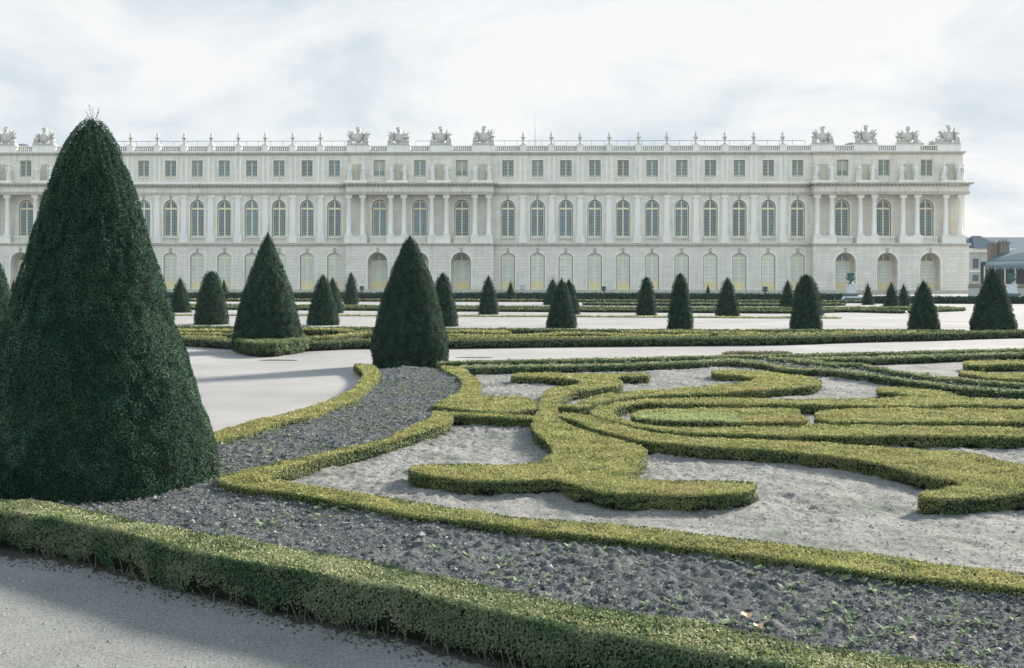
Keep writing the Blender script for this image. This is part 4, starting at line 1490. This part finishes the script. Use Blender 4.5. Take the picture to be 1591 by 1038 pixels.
make_cone(416, 548, 358, 55, 0.7, 'second-largest pointed yew cone, with shaggy growth around its foot', table=PT, green=0.2, lumps=0.8)
cones = [
    (-14, 525, 392, 42, .55, 'yew cone cut off by the left edge of the photo, beside the largest cone'),
    (21, 481, 430, 11, .6, 'sliver of a small yew cone between the leftmost cone and the largest one'),
    (280, 486, 427, 18.5, .70, 'small yew cone alone on the wide path just right of the largest cone'),
    (328.5, 505, 419, 27.5, .44, 'mid-sized yew cone left of the second-largest pointed cone'),
    (318, 482, 431, 13, .6, 'small yew cone showing only its shoulder behind the mid-sized cone left of the second-largest'),
    (348, 466, 430, 9.5, .6, 'slim small yew cone peeping out right of the mid-sized cone left of the second-largest'),
    (502, 506, 424, 26.5, .60, 'mid-sized yew cone right of the second-largest pointed cone'),
    (517, 487, 427, 18, .66, 'leaning-looking slim yew cone half hidden behind the mid-sized cone right of the second-largest'),
    (545.5, 474, 421, 12.5, .44, 'narrow blunt yew cone left of the tall rounded cone, in front of an arched door'),
    (688, 508, 421.5, 25.5, .52, 'yew cone half hidden behind the right side of the tall rounded cone'),
    (759, 489, 425.5, 17, .55, 'rounded yew cone alone on the path, first right of the tall rounded cone'),
    (793.5, 468, 433, 9.5, .62, 'tiny yew cone beside a small urn near the centre of the palace'),
    (859, 474, 430, 16, .6, 'left and rear one of the close trio of yew cones'),
    (872.5, 510.5, 429, 25.5, .68, 'front one of the close trio of yew cones'),
    (884, 489, 431, 19, .6, 'right one of the close trio of yew cones'),
    (1004.5, 490.5, 428, 17, .40, 'bullet-shaped yew cone right of the trio'),
    (1057, 512, 422, 21, .42, 'tall slender yew cone right of the bullet-shaped one'),
    (1100, 467, 438, 7.5, .62, 'tiny yew cone right of the tall slender one'),
    (1130.5, 492, 428.5, 20, .57, 'wide-based yew cone right of the tiny one and left of a dark urn'),
    (1224, 481.5, 431, 14.5, .64, 'slim yew cone left of the dense cluster, half overlapping it'),
    (1238, 471, 436, 8.5, .6, 'smallest yew cone peeping out within the right cluster'),
    (1262, 491, 430, 18.5, .58, 'yew cone hidden behind the front cone of the right cluster, its right side showing'),
    (1252.5, 512, 424, 26, .42, 'front and biggest yew cone of the right cluster'),
    (1348.5, 474, 436, 10.5, .62, 'small yew cone right of the green urn on its white pedestal'),
    (1404, 476, 438, 11.5, .58, 'right and rear one of a pair of small yew cones before the last pavilion'),
    (1385, 481, 435, 14, .62, 'left and front one of a pair of small yew cones before the last pavilion'),
    (1435, 513, 433, 25.5, .60, 'stout yew cone before the right end of the palace'),
    (1543, 516, 413, 37, .70, 'big yew cone near the right edge, past the end of the palace'),
]
for px, yb, ytp, hw, p, lab in cones:
    make_cone(px, yb, ytp, hw, p, lab, belly=0.05, lumps=0.7)

# ------------------------------------------------------------------ ground, sand, soil


def sheet(name, P, z, m, kind='structure', res=None, amp=0.0, freq=3.0, mound=None, seed=1, rough=0.0):
    if res is None:
        acc = Acc()
        acc.add([(x, y, z) for x, y in P], [tuple(range(len(P))) if area2(P) > 0 else tuple(range(len(P)))[::-1]])
    else:
        x0, y0 = P.min(0) - res; x1_, y1_ = P.max(0) + res
        nx, ny = int((x1_ - x0) / res) + 1, int((y1_ - y0) / res) + 1
        X, Y = np.meshgrid(x0 + np.arange(nx) * res, y0 + np.arange(ny) * res)
        X, Y = X.ravel(), Y.ravel()
        i, j = np.meshgrid(np.arange(nx - 1), np.arange(ny - 1))
        b = (j * nx + i).ravel()
        cx_, cy_ = X[b] + res / 2, Y[b] + res / 2
        b = b[inside(P, cx_, cy_)]
        Fq = np.stack([b, b + 1, b + nx + 1, b + nx], 1)
        used = np.unique(Fq)
        mp = np.zeros(nx * ny, int); mp[used] = np.arange(len(used))
        X, Y = X[used], Y[used]
        pt = np.clip((fbm(X * 0.8, Y * 0.8, 3, seed + 33) - 0.25) * 2.6, 0.25, 1.15)
        Z = z + amp * (fbm(X * freq, Y * freq, 4, seed) - 0.5) * 2
        if rough:
            Z += pt * rough * (np.abs(fbm(X * 14, Y * 14, 3, seed + 9) - 0.5) * 2) + rough * 0.5 * (fbm(X * 32, Y * 32, 2, seed + 19) - 0.5)
        acc = Acc()
        acc.add(np.c_[X, Y, Z], mp[Fq], 0, True)
    o = acc.build(name, m)
    o['kind'] = kind
    return o


gs = 2500.0
sheet('ground', np.array([(-gs, -200), (gs, -200), (gs, gs), (-gs, gs)]), 0.0, M['gravel'])
sheet('near_path', pts([(-600, 700), (-260, 812), (0, 820), (251, 870), (500, 935), (827, 1010), (1300, 1110), (1300, 4000), (-3000, 4000)], 0.0), 0.003, M['near_gravel'])
# trampled sand inside the near parterre
sand_px = [(428, 741), (531, 702), (600, 686), (672, 655), (700, 612), (745, 590), (735, 569), (840, 567), (1071, 561), (1146, 557), (1228, 572), (1268, 571), (1334, 579), (1407, 589), (1479, 599), (1590, 607), (1800, 622), (1950, 945), (1750, 918),
           (1591, 900), (1374, 876), (1091, 839), (950, 825), (827, 812), (701, 796), (560, 776), (433, 752)]
sheet('parterre_sand', pts(sand_px, 0.1), 0.030, M['sand'], res=0.030, amp=0.034, freq=2.6, seed=31, rough=0.050)
sand2 = [(1240, 552.5), (1363, 552), (1600, 545), (1750, 541), (1750, 600), (1590, 592), (1508, 588), (1450, 583), (1392, 576), (1334, 566), (1280, 561), (1240, 557)]
sheet('upper_sand', pts(sand2, 0.1), 0.012, M['sand'], res=0.12, amp=0.01, freq=2.0, seed=33, rough=0.01)
sand3 = [(-100, 512), (0, 518), (280, 528), (361, 533), (430, 536), (491, 534), (701, 532), (1060, 528), (1340, 523), (1529, 517), (1500, 514), (1300, 513.5), (820, 512.5), (280, 507.5), (-100, 503)]
sheet('middle_sand', pts(sand3, 0.0), 0.008, M['sand'])
# planting strips of dark soil
soil_px = [(-200, 765), (0, 781), (126, 797), (251, 824), (346, 838), (500, 866), (607, 886), (701, 905), (796, 925), (960, 957), (1091, 978), (1280, 1014), (1468, 1040), (1700, 1080), (1900, 1110),
           (1950, 950), (1750, 924), (1591, 902), (1374, 877), (1091, 840), (950, 825), (827, 812), (701, 798), (560, 775), (433, 757), (385, 748), (350, 742), (372, 733), (531, 700), (644, 667), (672, 645), (700, 634), (690, 622), (732, 602), (725, 585), (700, 572), (640, 566),
           (585, 572), (580, 590), (565, 606), (535, 620), (488, 639), (400, 660), (332, 680), (285, 692), (220, 706), (100, 716), (-200, 737)]
SOIL = pts(soil_px, 0.16)
sheet('flowerbed_soil', SOIL, 0.112, M['soil'], res=0.020, amp=0.035, freq=1.8, seed=51, rough=0.055)
soil2 = [(690, 563), (840, 559.5), (1100, 554), (1240, 551.2), (1400, 547.5), (1590, 543), (1750, 539.5), (1750, 543.5), (1590, 548), (1479, 551), (1363, 554.5), (1230, 557.5), (1268, 562), (1291, 565), (1334, 565), (1392, 576.5), (1450, 584.5), (1508, 590), (1590, 596.5), (1750, 608),
         (1750, 617), (1590, 607.5), (1537, 603.5), (1479, 599.5), (1407, 589.5), (1334, 579), (1268, 572), (1228, 572.5), (1187, 564.5), (1150, 559), (1071, 562), (956, 566), (840, 568), (720, 570)]
SOIL2 = pts(soil2, 0.1)
sheet('border_soil', SOIL2, 0.085, M['soil'], res=0.07, amp=0.02, freq=2.0, seed=57, rough=0.03)
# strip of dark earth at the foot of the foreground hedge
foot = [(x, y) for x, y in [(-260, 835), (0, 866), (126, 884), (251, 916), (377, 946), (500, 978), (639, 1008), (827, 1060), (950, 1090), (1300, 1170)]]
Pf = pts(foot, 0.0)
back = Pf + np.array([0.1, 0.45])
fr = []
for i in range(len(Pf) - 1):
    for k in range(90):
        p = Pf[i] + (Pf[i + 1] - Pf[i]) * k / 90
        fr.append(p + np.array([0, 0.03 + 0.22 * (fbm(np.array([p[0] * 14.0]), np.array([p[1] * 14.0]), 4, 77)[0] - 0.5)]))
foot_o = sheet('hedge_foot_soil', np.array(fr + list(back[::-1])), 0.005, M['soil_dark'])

# ---- clods, stones and gravel crumbs


def scatter(P, n, near_bias=1.0):
    x0, y0 = P.min(0); x1_, y1_ = P.max(0)
    X = rng.uniform(x0, x1_, n * 6); Y = y0 + (y1_ - y0) * rng.random(n * 6) ** near_bias
    k = inside(P, X, Y)
    return X[k][:n], Y[k][:n]


OCT = np.array([(1, 0, 0), (0, 1, 0), (-1, 0, 0), (0, -1, 0), (0, 0, 1), (0, 0, -0.6)], float)
OF = np.array([(0, 1, 4), (1, 2, 4), (2, 3, 4), (3, 0, 4), (1, 0, 5), (2, 1, 5), (3, 2, 5), (0, 3, 5)])


def clods(name, X, Y, Z, S, m, flat=0.7):
    n = len(X)
    V = OCT[None] * rng.uniform(0.6, 1.3, (n, 6, 1)) * S[:, None, None]
    V[:, :, 2] *= flat
    th = rng.uniform(0, 6.28, n)
    c, s_ = np.cos(th)[:, None], np.sin(th)[:, None]
    W_ = V.copy()
    W_[:, :, 0] = V[:, :, 0] * c - V[:, :, 1] * s_ + X[:, None]
    W_[:, :, 1] = V[:, :, 0] * s_ + V[:, :, 1] * c + Y[:, None]
    W_[:, :, 2] += Z[:, None]
    acc = Acc()
    Fq = (OF[None] + (np.arange(n) * 6)[:, None, None]).reshape(-1, 3)
    acc.add(W_.reshape(-1, 3), Fq, 0, False, np.repeat(rng.random(n), 6))
    o = acc.build(name, m)
    o['kind'] = 'stuff'
    return o


def rnd_mat(name, stops, rough=0.95):
    m, t, b, o = mat(name)
    a = N(t, 'ShaderNodeAttribute', attribute_name='rnd')
    r = ramp(t, stops)
    t.links.new(a.outputs['Fac'], r.inputs[0])
    t.links.new(r.outputs[0], b.inputs['Base Color'])
    b.inputs['Roughness'].default_value = rough
    b.inputs['Specular IOR Level'].default_value = 0.2
    return m


M['clod'] = rnd_mat('soil_clod', [(0, (0.055, 0.055, 0.06)), (0.6, (0.13, 0.13, 0.135)), (0.88, (0.22, 0.215, 0.20)), (1.0, (0.36, 0.33, 0.30))])
M['crumb'] = rnd_mat('gravel_crumb', [(0, (0.13, 0.13, 0.125)), (0.6, (0.22, 0.22, 0.21)), (1, (0.33, 0.32, 0.31))])
M['weed'] = leaf_mat('weed_leaf', [(0, (0.10, 0.15, 0.085)), (0.6, (0.20, 0.26, 0.16)), (1, (0.42, 0.46, 0.34))], (0.15, 0.2, 0.1), 3, 0.35)
M['litter'] = rnd_mat('dry_leaf', [(0, (0.42, 0.27, 0.17)), (0.5, (0.62, 0.46, 0.32)), (1, (0.72, 0.62, 0.48))])
X, Y = scatter(SOIL, 40000, 1.4)
S = rng.uniform(0.003, 0.012, len(X)) * (1 + (rng.random(len(X)) > 0.86) * 0.9 + (rng.random(len(X)) > 0.98) * 1.6)
zb = 0.112 + 0.035 * (fbm(X * 1.8, Y * 1.8, 4, 51) - 0.5) * 2 + 0.040 * (np.abs(fbm(X * 14, Y * 14, 3, 60) - 0.5) * 2)
clods('soil_clods', X, Y, zb + 0.003, S, M['clod'])
X2, Y2 = scatter(SOIL2, 3500)
clods('border_clods', X2, Y2, np.full(len(X2), 0.10), rng.uniform(0.015, 0.04, len(X2)), M['clod'])
SP = pts(sand_px, 0.1)
X3, Y3 = scatter(SP, 9000, 1.5)
zs = 0.030 + 0.034 * (fbm(X3 * 2.6, Y3 * 2.6, 4, 31) - 0.5) * 2 + 0.050 * (np.abs(fbm(X3 * 14, Y3 * 14, 3, 40) - 0.5) * 2)
clods('sand_crumbs', X3, Y3, zs, rng.uniform(0.004, 0.013, len(X3)), M['crumb'])
PATHP = np.array([at(-200, 850), at(200, 900), at(500, 975), at(900, 1080), at(900, 1200), at(-300, 1200), at(-300, 850)])
X4, Y4 = scatter(PATHP, 30000)
clods('path_gravel', X4, Y4, np.full(len(X4), 0.001), rng.uniform(0.0025, 0.0065, len(X4)) * (1 + (rng.random(len(X4)) > 0.985) * 1.6), M['crumb'])
FOOT = np.concatenate([Pf[:-1] + [0, -0.22], (back[:-1])[::-1]])
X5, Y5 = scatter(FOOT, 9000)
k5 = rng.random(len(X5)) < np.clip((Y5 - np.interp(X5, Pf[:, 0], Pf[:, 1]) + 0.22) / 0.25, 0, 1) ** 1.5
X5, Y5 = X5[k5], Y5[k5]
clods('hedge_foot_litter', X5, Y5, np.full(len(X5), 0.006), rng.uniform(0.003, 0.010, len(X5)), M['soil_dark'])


def weeds(name, X, Y, Z, S, m, k=6, up_=0.7):
    acc = Acc()
    n = len(X)
    P = np.repeat(np.c_[X, Y, Z], k, 0)
    S2 = np.repeat(S, k)
    th = rng.uniform(0, 6.28, n * k)
    dirs = np.c_[np.cos(th), np.sin(th), rng.uniform(0.1, 1.0, n * k) * up_]
    tip = P + dirs * S2[:, None]
    side = np.c_[-np.sin(th), np.cos(th), np.zeros(n * k)] * S2[:, None] * 0.28
    V = np.stack([P, (P + tip) / 2 + side + [0, 0, 0.004], tip, (P + tip) / 2 - side + [0, 0, 0.004]], 1)
    acc.add(V.reshape(-1, 3), np.arange(4 * n * k).reshape(-1, 4), 0, False, np.repeat(rng.random(n * k), 4))
    o = acc.build(name, m)
    o['kind'] = 'stuff'
    return o


X, Y = scatter(SOIL, 2300, 1.2)
cl_ = fbm(X * 0.9, Y * 0.9, 3, 91) > 0.40
X, Y = X[cl_], Y[cl_]
weeds('bed_weeds', X, Y, np.full(len(X), 0.125), rng.uniform(0.015, 0.05, len(X)), M['weed'], 7)
X, Y = scatter(SOIL2, 700)
weeds('border_weeds', X, Y, np.full(len(X), 0.11), rng.uniform(0.04, 0.09, len(X)), M['weed'], 6)
X, Y = scatter(SP, 900, 1.3)
cl_ = fbm(X * 0.7, Y * 0.7, 3, 95) > 0.52
weeds('sand_moss', X[cl_], Y[cl_], np.full(cl_.sum(), 0.04), rng.uniform(0.008, 0.022, cl_.sum()), M['weed'], 5, 0.4)
X, Y = scatter(np.array(fr + list(back[::-1])), 60)
weeds('hedge_foot_weeds', X, Y - 0.03, np.full(len(X), 0.004), rng.uniform(0.015, 0.04, len(X)), M['weed'], 6)


def dry_leaf(px, py, s, rot, label, z=0.15):
    x, y = at(px, py, z)
    acc = Acc()
    V = []
    for i in range(5):
        t = i / 4
        wd = 0.42 * math.sin(math.pi * (0.12 + 0.8 * t)) * s
        V += [(t * s - s / 2, -wd, 0.012 * math.cos(t * 5) + 0.25 * wd), (t * s - s / 2, 0, 0.01 * math.cos(t * 5)), (t * s - s / 2, wd, 0.012 * math.cos(t * 5) + 0.3 * wd)]
    Fc = []
    for i in range(4):
        Fc += [(i * 3, i * 3 + 1, i * 3 + 4, i * 3 + 3), (i * 3 + 1, i * 3 + 2, i * 3 + 5, i * 3 + 4)]
    acc.add(V, Fc, 0, True, np.full(len(V), random.random()))
    o = acc.build('fallen_leaf', M['litter'])
    o.location = (x, y, z); o.rotation_euler = (0.25, -0.15, rot)
    return tag(o, label, 'leaf', 'dry leaves on the flowerbed')


dry_leaf(1179, 972, 0.055, 0.4, 'pinkish curled dry leaf on the soil beside the foreground hedge')
dry_leaf(1161, 955, 0.060, 0.1, 'flat pale dry leaf just above the pinkish curled one')
dry_leaf(1522, 910, 0.050, 2.0, 'brown dry leaf at the foot of the inner border hedge, far right', 0.145)
dry_leaf(1240, 906, 0.030, 1.0, 'small orange dry leaf in the middle of the flowerbed, right part', 0.15)
dry_leaf(1418, 991, 0.045, 0.7, 'pale dry leaf near the lower right corner')

# dark damp hollows in the cross path
M['damp'] = gravel_mat('damp_ground', (0.085, 0.085, 0.075), (0.04, 0.045, 0.04), 30, 1.0, bd=0.02)
for px, py, hwp, hhp, lab in ((433, 559.8, 27, 1.1, 'dark damp patch on the cross path below the second-largest pointed cone'),
                              (737, 555.6, 26, 1.0, 'dark damp patch on the cross path right of the tall rounded cone')):
    c = np.array([at(px + hwp * math.cos(t) * (1 + 0.25 * math.sin(3 * t)), py + hhp * math.sin(t) * (1 + 0.3 * math.cos(2 * t)), 0.0) for t in np.linspace(0, 2 * math.pi, 40, endpoint=False)])
    o = sheet('damp_patch', c, 0.005, M['damp'])
    del o['kind']
    tag(o, lab, 'damp patch')
# bare, dead stretch of edging
P = strip_outline(pts([(1126, 548.5), (1150, 547.4), (1180, 547.8), (1210, 547.5), (1226, 549)], 0.05), 0.35)
M['dead'] = leaf_mat('dead_box', [(0, (0.10, 0.10, 0.06)), (1, (0.26, 0.23, 0.15))], (0.2, 0.17, 0.12), 2, 0.2)
o = hedge(P, 0.06, 'sparse brownish clump just beyond the outer border hedge', 'dead', world=True, name='low_shrub', cat='shrub')

# ------------------------------------------------------------------ urns
ur = Acc()
UP = [(0.26, 0), (0.26, 0.06), (0.14, 0.12), (0.10, 0.22), (0.20, 0.34), (0.30, 0.48), (0.31, 0.56), (0.27, 0.60), (0.29, 0.78), (0.35, 0.92), (0.39, 0.97), (0.39, 1.0), (0.34, 1.0), (0.30, 0.90)]


def urn_mesh(m):
    a = Acc()
    a.lathe(UP, seg=18)
    for sg in (-1, 1):
        prev = None
        for k in range(9):
            t = -1.2 + k * 0.33
            q = (sg * (0.31 + 0.09 * math.cos(t)), 0, 0.62 + 0.15 * math.sin(t))
            if prev:
                a.tube(prev, q, 0.035, 0.035, 6)
            prev = q
        a.ball((sg * 0.33, 0, 0.46), (0.08, 0.09, 0.09), 7, 5)
    for k in range(12):
        t = 2 * math.pi * k / 12
        a.ball((0.25 * math.cos(t), 0.25 * math.sin(t), 0.42), (0.055, 0.055, 0.11), 6, 5)
    return a.mesh('urn', [m])


UG, UD = urn_mesh(M['bronze']), urn_mesh(M['bronze_dark'])
UPALE = urn_mesh(M['lead'])


def small_urn(px, ybot, h, me, label, Z=170.0):
    x = (px - CX) / F * Z
    z = EYE + (YH + ROLL * (px - CX) - ybot) * Z / F
    r = empty('garden_urn', (x, Z, 0))
    tag(r, label, 'urn', 'small urns along the foot of the palace')
    o = link('urn', me, r, (0, 0, z))
    s = h
    o.scale = (s, s, s)
    b = Acc()
    b.box(-0.38, 0.38, -0.38, 0.38, 0, 0.08); b.box(-0.30, 0.30, -0.30, 0.30, 0.08, max(0.1, z - 0.08)); b.box(-0.36, 0.36, -0.36, 0.36, max(0.1, z - 0.08), z)
    b.build('pedestal', M['stone_pale'], r)


small_urn(562, 454, 0.95, UD, 'small dark urn left of the tall rounded cone, at the foot of the palace')
small_urn(811.5, 454, 1.10, UPALE, 'small pale blue-grey urn right of the tiny cone at the centre of the palace')
small_urn(938, 454.5, 0.95, UD, 'small dark urn right of the close trio of cones')
small_urn(1189, 456.5, 1.10, UD, 'small dark urn right of the wide-based cone')


def big_urn(px, label, label2, Z=101.0, yg=470.0, mirror=1):
    """bronze urn on a white pedestal that rises from a stepped stone end block with scrolls"""
    x = (px - CX) / F * Z
    s = Z / F
    zz_ = lambda y: EYE + (YH + ROLL * (px - CX) - y) * s
    r = empty('urn_pedestal', (x, Z, 0))
    tag(r, label2, 'pedestal', 'white pedestals of the steps')
    zt, zl = zz_(441.5), zz_(456)
    a = Acc()
    a.box(-0.34, 0.34, -0.34, 0.34, zl + 0.10, zt - 0.10); a.box(-0.42, 0.42, -0.42, 0.42, zt - 0.10, zt)
    a.box(-0.40, 0.40, -0.40, 0.40, zl + 0.02, zl + 0.12); a.box(-0.22, 0.22, -0.37, -0.34, zl + 0.2, zt - 0.2)
    a.build('shaft', M['marble'], r)
    b = Acc()
    b.box(-0.62, 0.62, -0.62, 0.62, zl - 0.14, zl + 0.02); b.box(-0.5, 0.5, -0.5, 0.5, zl - 0.25, zl - 0.14)
    b.build('ledge', M['grey_stone'], r)
    c = Acc()
    c.box(-0.55 * 1, 1.1, -0.6, 0.6, zl - 0.42, zl - 0.25)
    c.build('coping', M['marble'], r)
    d_ = Acc()
    d_.box(-0.75, 1.0, -0.5, 0.5, 0, zl - 0.42)
    d_.build('block', M['grey_stone'], r)
    for q, sx in ((-0.85, 1), (0.95, 1)):
        e = Acc()
        e.ball((q, -0.35, 0.20), (0.17, 0.16, 0.20), 9, 7, jit=0.06)
        e.ball((q + 0.04, -0.38, 0.43), (0.13, 0.14, 0.15), 8, 6, jit=0.08)
        e.box(q - 0.10, q + 0.10, -0.5, -0.2, 0, 0.12)
        e.tube((q, -0.4, 0.42), (q + (0.22 if q < 0 else -0.22), -0.4, 0.62), 0.07, 0.05, 7)
        e.build('scroll', M['marble'], r)
    u = link('garden_urn', UG, None, (x, Z, zt))
    u.scale = (1.0, 1.0, 1.02)
    tag(u, label, 'urn', 'green bronze urns on white pedestals')


big_urn(1322, 'green bronze urn on the white pedestal before the last pavilion', 'white pedestal on a dark stepped block before the last pavilion, carrying a green urn')
big_urn(1572, 'green bronze urn at the right edge, on a white pedestal behind the big right cone', 'white pedestal at the right edge behind the big right cone, carrying a green urn')
small_urn(28.5, 446, 1.0, UPALE, 'pale blue-white urn glimpsed between the two leftmost cones', 150.0)

# grey-green clump at the end of the tall hedge
P = strip_outline(pts([(1300, 458.6), (1311, 459)], 0.5), 0.9)
hedge(P, 0.62, 'short grey-green clipped bush between the tall dark hedge and the white pedestal', 'far_hedge', world=True, name='clipped_bush', cat='bush')

# ------------------------------------------------------------------ buildings past the right end


def loc(px, py, Z):
    return ((px - CX) / F * Z, EYE + (YH + ROLL * (px - CX) - py) * Z / F)


ZB = 250.0
hb = empty('town_house', (0, ZB, 0))
tag(hb, 'distant plastered house with a dark hipped slate roof, past the right end of the palace', 'house')
xl, zt_ = loc(1470, 392, ZB); xr, _ = loc(1640, 392, ZB)
wb_ = Wall(0)
ops = []
for px in (1515.8, 1538.5, 1562, 1590, 1614):
    xx, zt1 = loc(px, 402, ZB); _, zb1 = loc(px, 417, ZB)
    _, zt2 = loc(px, 427, ZB); _, zb2 = loc(px, 437, ZB)
    ops.append((xx, zb1, zt1, zb2, zt2))
zm = (ops[0][1] + ops[0][4]) / 2
wb_.seg(xl, xr, -0.5, zm, 0.0, [(q[0], 1.4, q[3], q[4], 0) for q in ops], 0.3)
wb_.seg(xl, xr, zm, zt_, 0.0, [(q[0], 1.4, q[1], q[2], 0) for q in ops], 0.3)
wb_.a.build('wall', M['plaster'], hb)
for q in ops:
    for z0, z1 in ((q[1], q[2]), (q[3], q[4])):
        f = Acc()
        h_ = z1 - z0
        f.box(q[0] - 0.7, q[0] - 0.6, 0.15, 0.25, z0, z1); f.box(q[0] + 0.6, q[0] + 0.7, 0.15, 0.25, z0, z1)
        f.box(q[0] - 0.04, q[0] + 0.04, 0.15, 0.25, z0, z1); f.box(q[0] - 0.6, q[0] + 0.6, 0.15, 0.25, z1 - 0.1, z1)
        f.box(q[0] - 0.6, q[0] + 0.6, 0.15, 0.25, z0, z0 + 0.1)
        for k in (1, 2, 3):
            f.box(q[0] - 0.6, q[0] + 0.6, 0.17, 0.23, z0 + h_ * k / 4 - 0.03, z0 + h_ * k / 4 + 0.03)
        fo = f.build('window', M['slate_pale'], hb)
        p_ = Acc(); p_.box(q[0] - 0.65, q[0] + 0.65, 0.26, 0.30, z0, z1)
        p_.build('pane', M['glass'], fo)
c_ = Acc()
c_.box(xl, xr, -0.45, 0.0, zt_, zt_ + 0.55); c_.box(xl, xr, -0.7, 0.0, zt_ + 0.55, zt_ + 0.85)
c_.box(xl, xr, -0.12, 0.0, zm - 0.1, zm + 0.25)
c_.build('cornice', M['stone_pale'], hb)
_, zr = loc(1540, 368.5, ZB + 6)
_, ze = loc(1540, 386.5, ZB)
rfb = Acc()
rfb.add([(xl, -0.5, ze), (xr, -0.5, ze), (xr, 7, zr), (xl, 7, zr), (xl, 14, ze), (xr, 14, ze)], [(0, 1, 2, 3), (3, 2, 5, 4), (1, 5, 2), (0, 3, 4)])
rfb.build('roof', M['slate_pale'], hb)
xa, _ = loc(1510, 386, ZB); xb, _ = loc(1555, 386, ZB); xm, _ = loc(1531, 386, ZB)
rh = Acc()
rh.add([(xa, -1.2, ze + 0.05), (xb, -1.2, ze + 0.05), (xm + 1.0, 5.0, zr + 0.25), (xm - 1.0, 5.0, zr + 0.25), (xa, 9, ze), (xb, 9, ze)], [(0, 1, 2, 3), (1, 5, 2), (0, 3, 4), (3, 2, 5, 4)])
rh.build('hipped_roof', M['slate'], hb)
wl2 = Acc(); wl2.add([(xl, 0, -0.5), (xl, 13.5, -0.5), (xl, 13.5, ze), (xl, 0, ze)], [(0, 3, 2, 1)]); wl2.build('side_wall', M['plaster'], hb)

ZA = 200.0
an = empty('orangery_pavilion', (0, ZA, 0))
tag(an, 'low slate-roofed building with tall chimneys and a scalloped grey canopy, at the right edge', 'building')
L_ = lambda px, py: loc(px, py, ZA)
x0, _ = L_(1526, 420); x9, _ = L_(1700, 420)
_, z_e = L_(1560, 418.5); _, z_t = L_(1560, 407.5); _, z_b = L_(1560, 440)
cn = Acc()
# canopy: sloping sheet with a scalloped hem
n_s = 22
for i in range(n_s):
    ua, ub = x0 + (x9 - x0) * i / n_s, x0 + (x9 - x0) * (i + 1) / n_s
    k_ = 8
    for j in range(k_):
        a0, a1 = j / k_, (j + 1) / k_
        p, q = ua + (ub - ua) * a0, ua + (ub - ua) * a1
        d0, d1 = 0.45 * math.sin(math.pi * a0), 0.45 * math.sin(math.pi * a1)
        cn.add([(p, -1.2, z_e + 0.75), (q, -1.2, z_e + 0.75), (q, -1.22, z_e + 0.35 - d1), (p, -1.22, z_e + 0.35 - d0)], [(0, 3, 2, 1)])
cn.add([(x0, -1.2, z_e + 0.75), (x9, -1.2, z_e + 0.75), (x9, 0.6, z_t + 0.6), (x0 + 1.2, 0.6, z_t + 0.3)], [(0, 1, 2, 3)])
cn.build('canopy', M['canvas'], an)
po = Acc()
for i in range(0, n_s + 1, 2):
    u = x0 + (x9 - x0) * i / n_s
    p_ = Acc(); p_.box(u - 0.09, u + 0.09, -1.1, -0.9, z_b - 0.2, z_e + 0.6)
    p_.build('post', M['plaster'], an)
bk = Acc()
bk.box(x0 + 0.3, x9, 1.2, 1.5, 0, z_t + 0.1)
bk.build('wall', M['dark'], an)
lw = Acc(); lw.box(x0 - 0.1, x9, -1.4, 1.2, -0.5, z_b - 0.2); lw.build('base_wall', M['plaster'], an)
_, zrr = L_(1600, 391)
ar_ = Acc()
ar_.add([(x0 + 1.0, 0.5, z_t + 0.3), (x9, 0.5, z_t + 0.6), (x9, 9, zrr + 2.2), (x0 + 9, 9, zrr + 0.6)], [(0, 1, 2, 3)])
ar_.add([(x0 + 1.0, 0.5, z_t + 0.3), (x0 + 9, 9, zrr + 0.6), (x0 + 5.2, 9, z_t)], [(0, 1, 2)])
ar_.build('roof', M['slate'], an)
for pa, pb, ytop_, m_ in ((1557.5, 1567.5, 377, M['brick']), (1572.5, 1587.5, 374, M['brick_grey'])):
    xa, zt_c = L_(pa, ytop_); xb, _ = L_(pb, ytop_); _, zb_c = L_(pa, 402)
    ch = Acc()
    ch.box(xa, xb, 5.0, 6.4, zb_c - 1.0, zt_c - 0.3); ch.box(xa - 0.12, xb + 0.12, 4.88, 6.52, zt_c - 0.3, zt_c)
    co = ch.build('chimney', m_, an)
    n_ = max(2, int((xb - xa) / 0.5))
    for i in range(n_):
        pt = Acc(); pt.lathe([(0.16, 0), (0.13, 0.25), (0.15, 0.5)], xa + (i + 0.5) * (xb - xa) / n_, 5.7, zt_c, 8)
        pt.build('chimney_pot', m_, co)

tw_x0, _ = loc(1508, 450, 148.0); tw_x1, _ = loc(1760, 450, 148.0)
tw = Acc()
_, z1w = loc(1550, 447.5, 148.0)
tw.box(tw_x0, tw_x1, 0, 0.8, -0.3, z1w)
o = tw.build('terrace_wall', M['plaster']); o.location = (0, 148.0, 0)
tag(o, 'low pale terrace wall between the palace end and the right edge', 'wall')
tw2 = Acc(); tw2.box(tw_x0, tw_x1, -0.12, 0.95, z1w, z1w + 0.16); q = tw2.build('coping', M['grey_stone'], o)
tw3 = Acc(); tw3.box(tw_x0, tw_x1, 0.05, 0.7, z1w + 0.16, z1w + 0.55); q = tw3.build('ochre_course', simple('mossy_ochre_stone', (0.28, 0.25, 0.13), 0.9, 0.2, 0.4, 1.5), o)

# ------------------------------------------------------------------ morning haze
hz = Acc()
hz.box(-170, 190, -12, 285, -1.0, 40.0)
hm = bpy.data.materials.new('thin_haze')
hm.use_nodes = True
ht = hm.node_tree
ht.nodes.clear()
ho = N(ht, 'ShaderNodeOutputMaterial')
hv = N(ht, 'ShaderNodeVolumePrincipled')
hv.inputs['Color'].default_value = (0.86, 0.94, 1.0, 1)
hv.inputs['Density'].default_value = 0.00013
hv.inputs['Anisotropy'].default_value = 0.0
ht.links.new(hv.outputs[0], ho.inputs['Volume'])
ob = hz.build('haze', hm)
ob['kind'] = 'stuff'
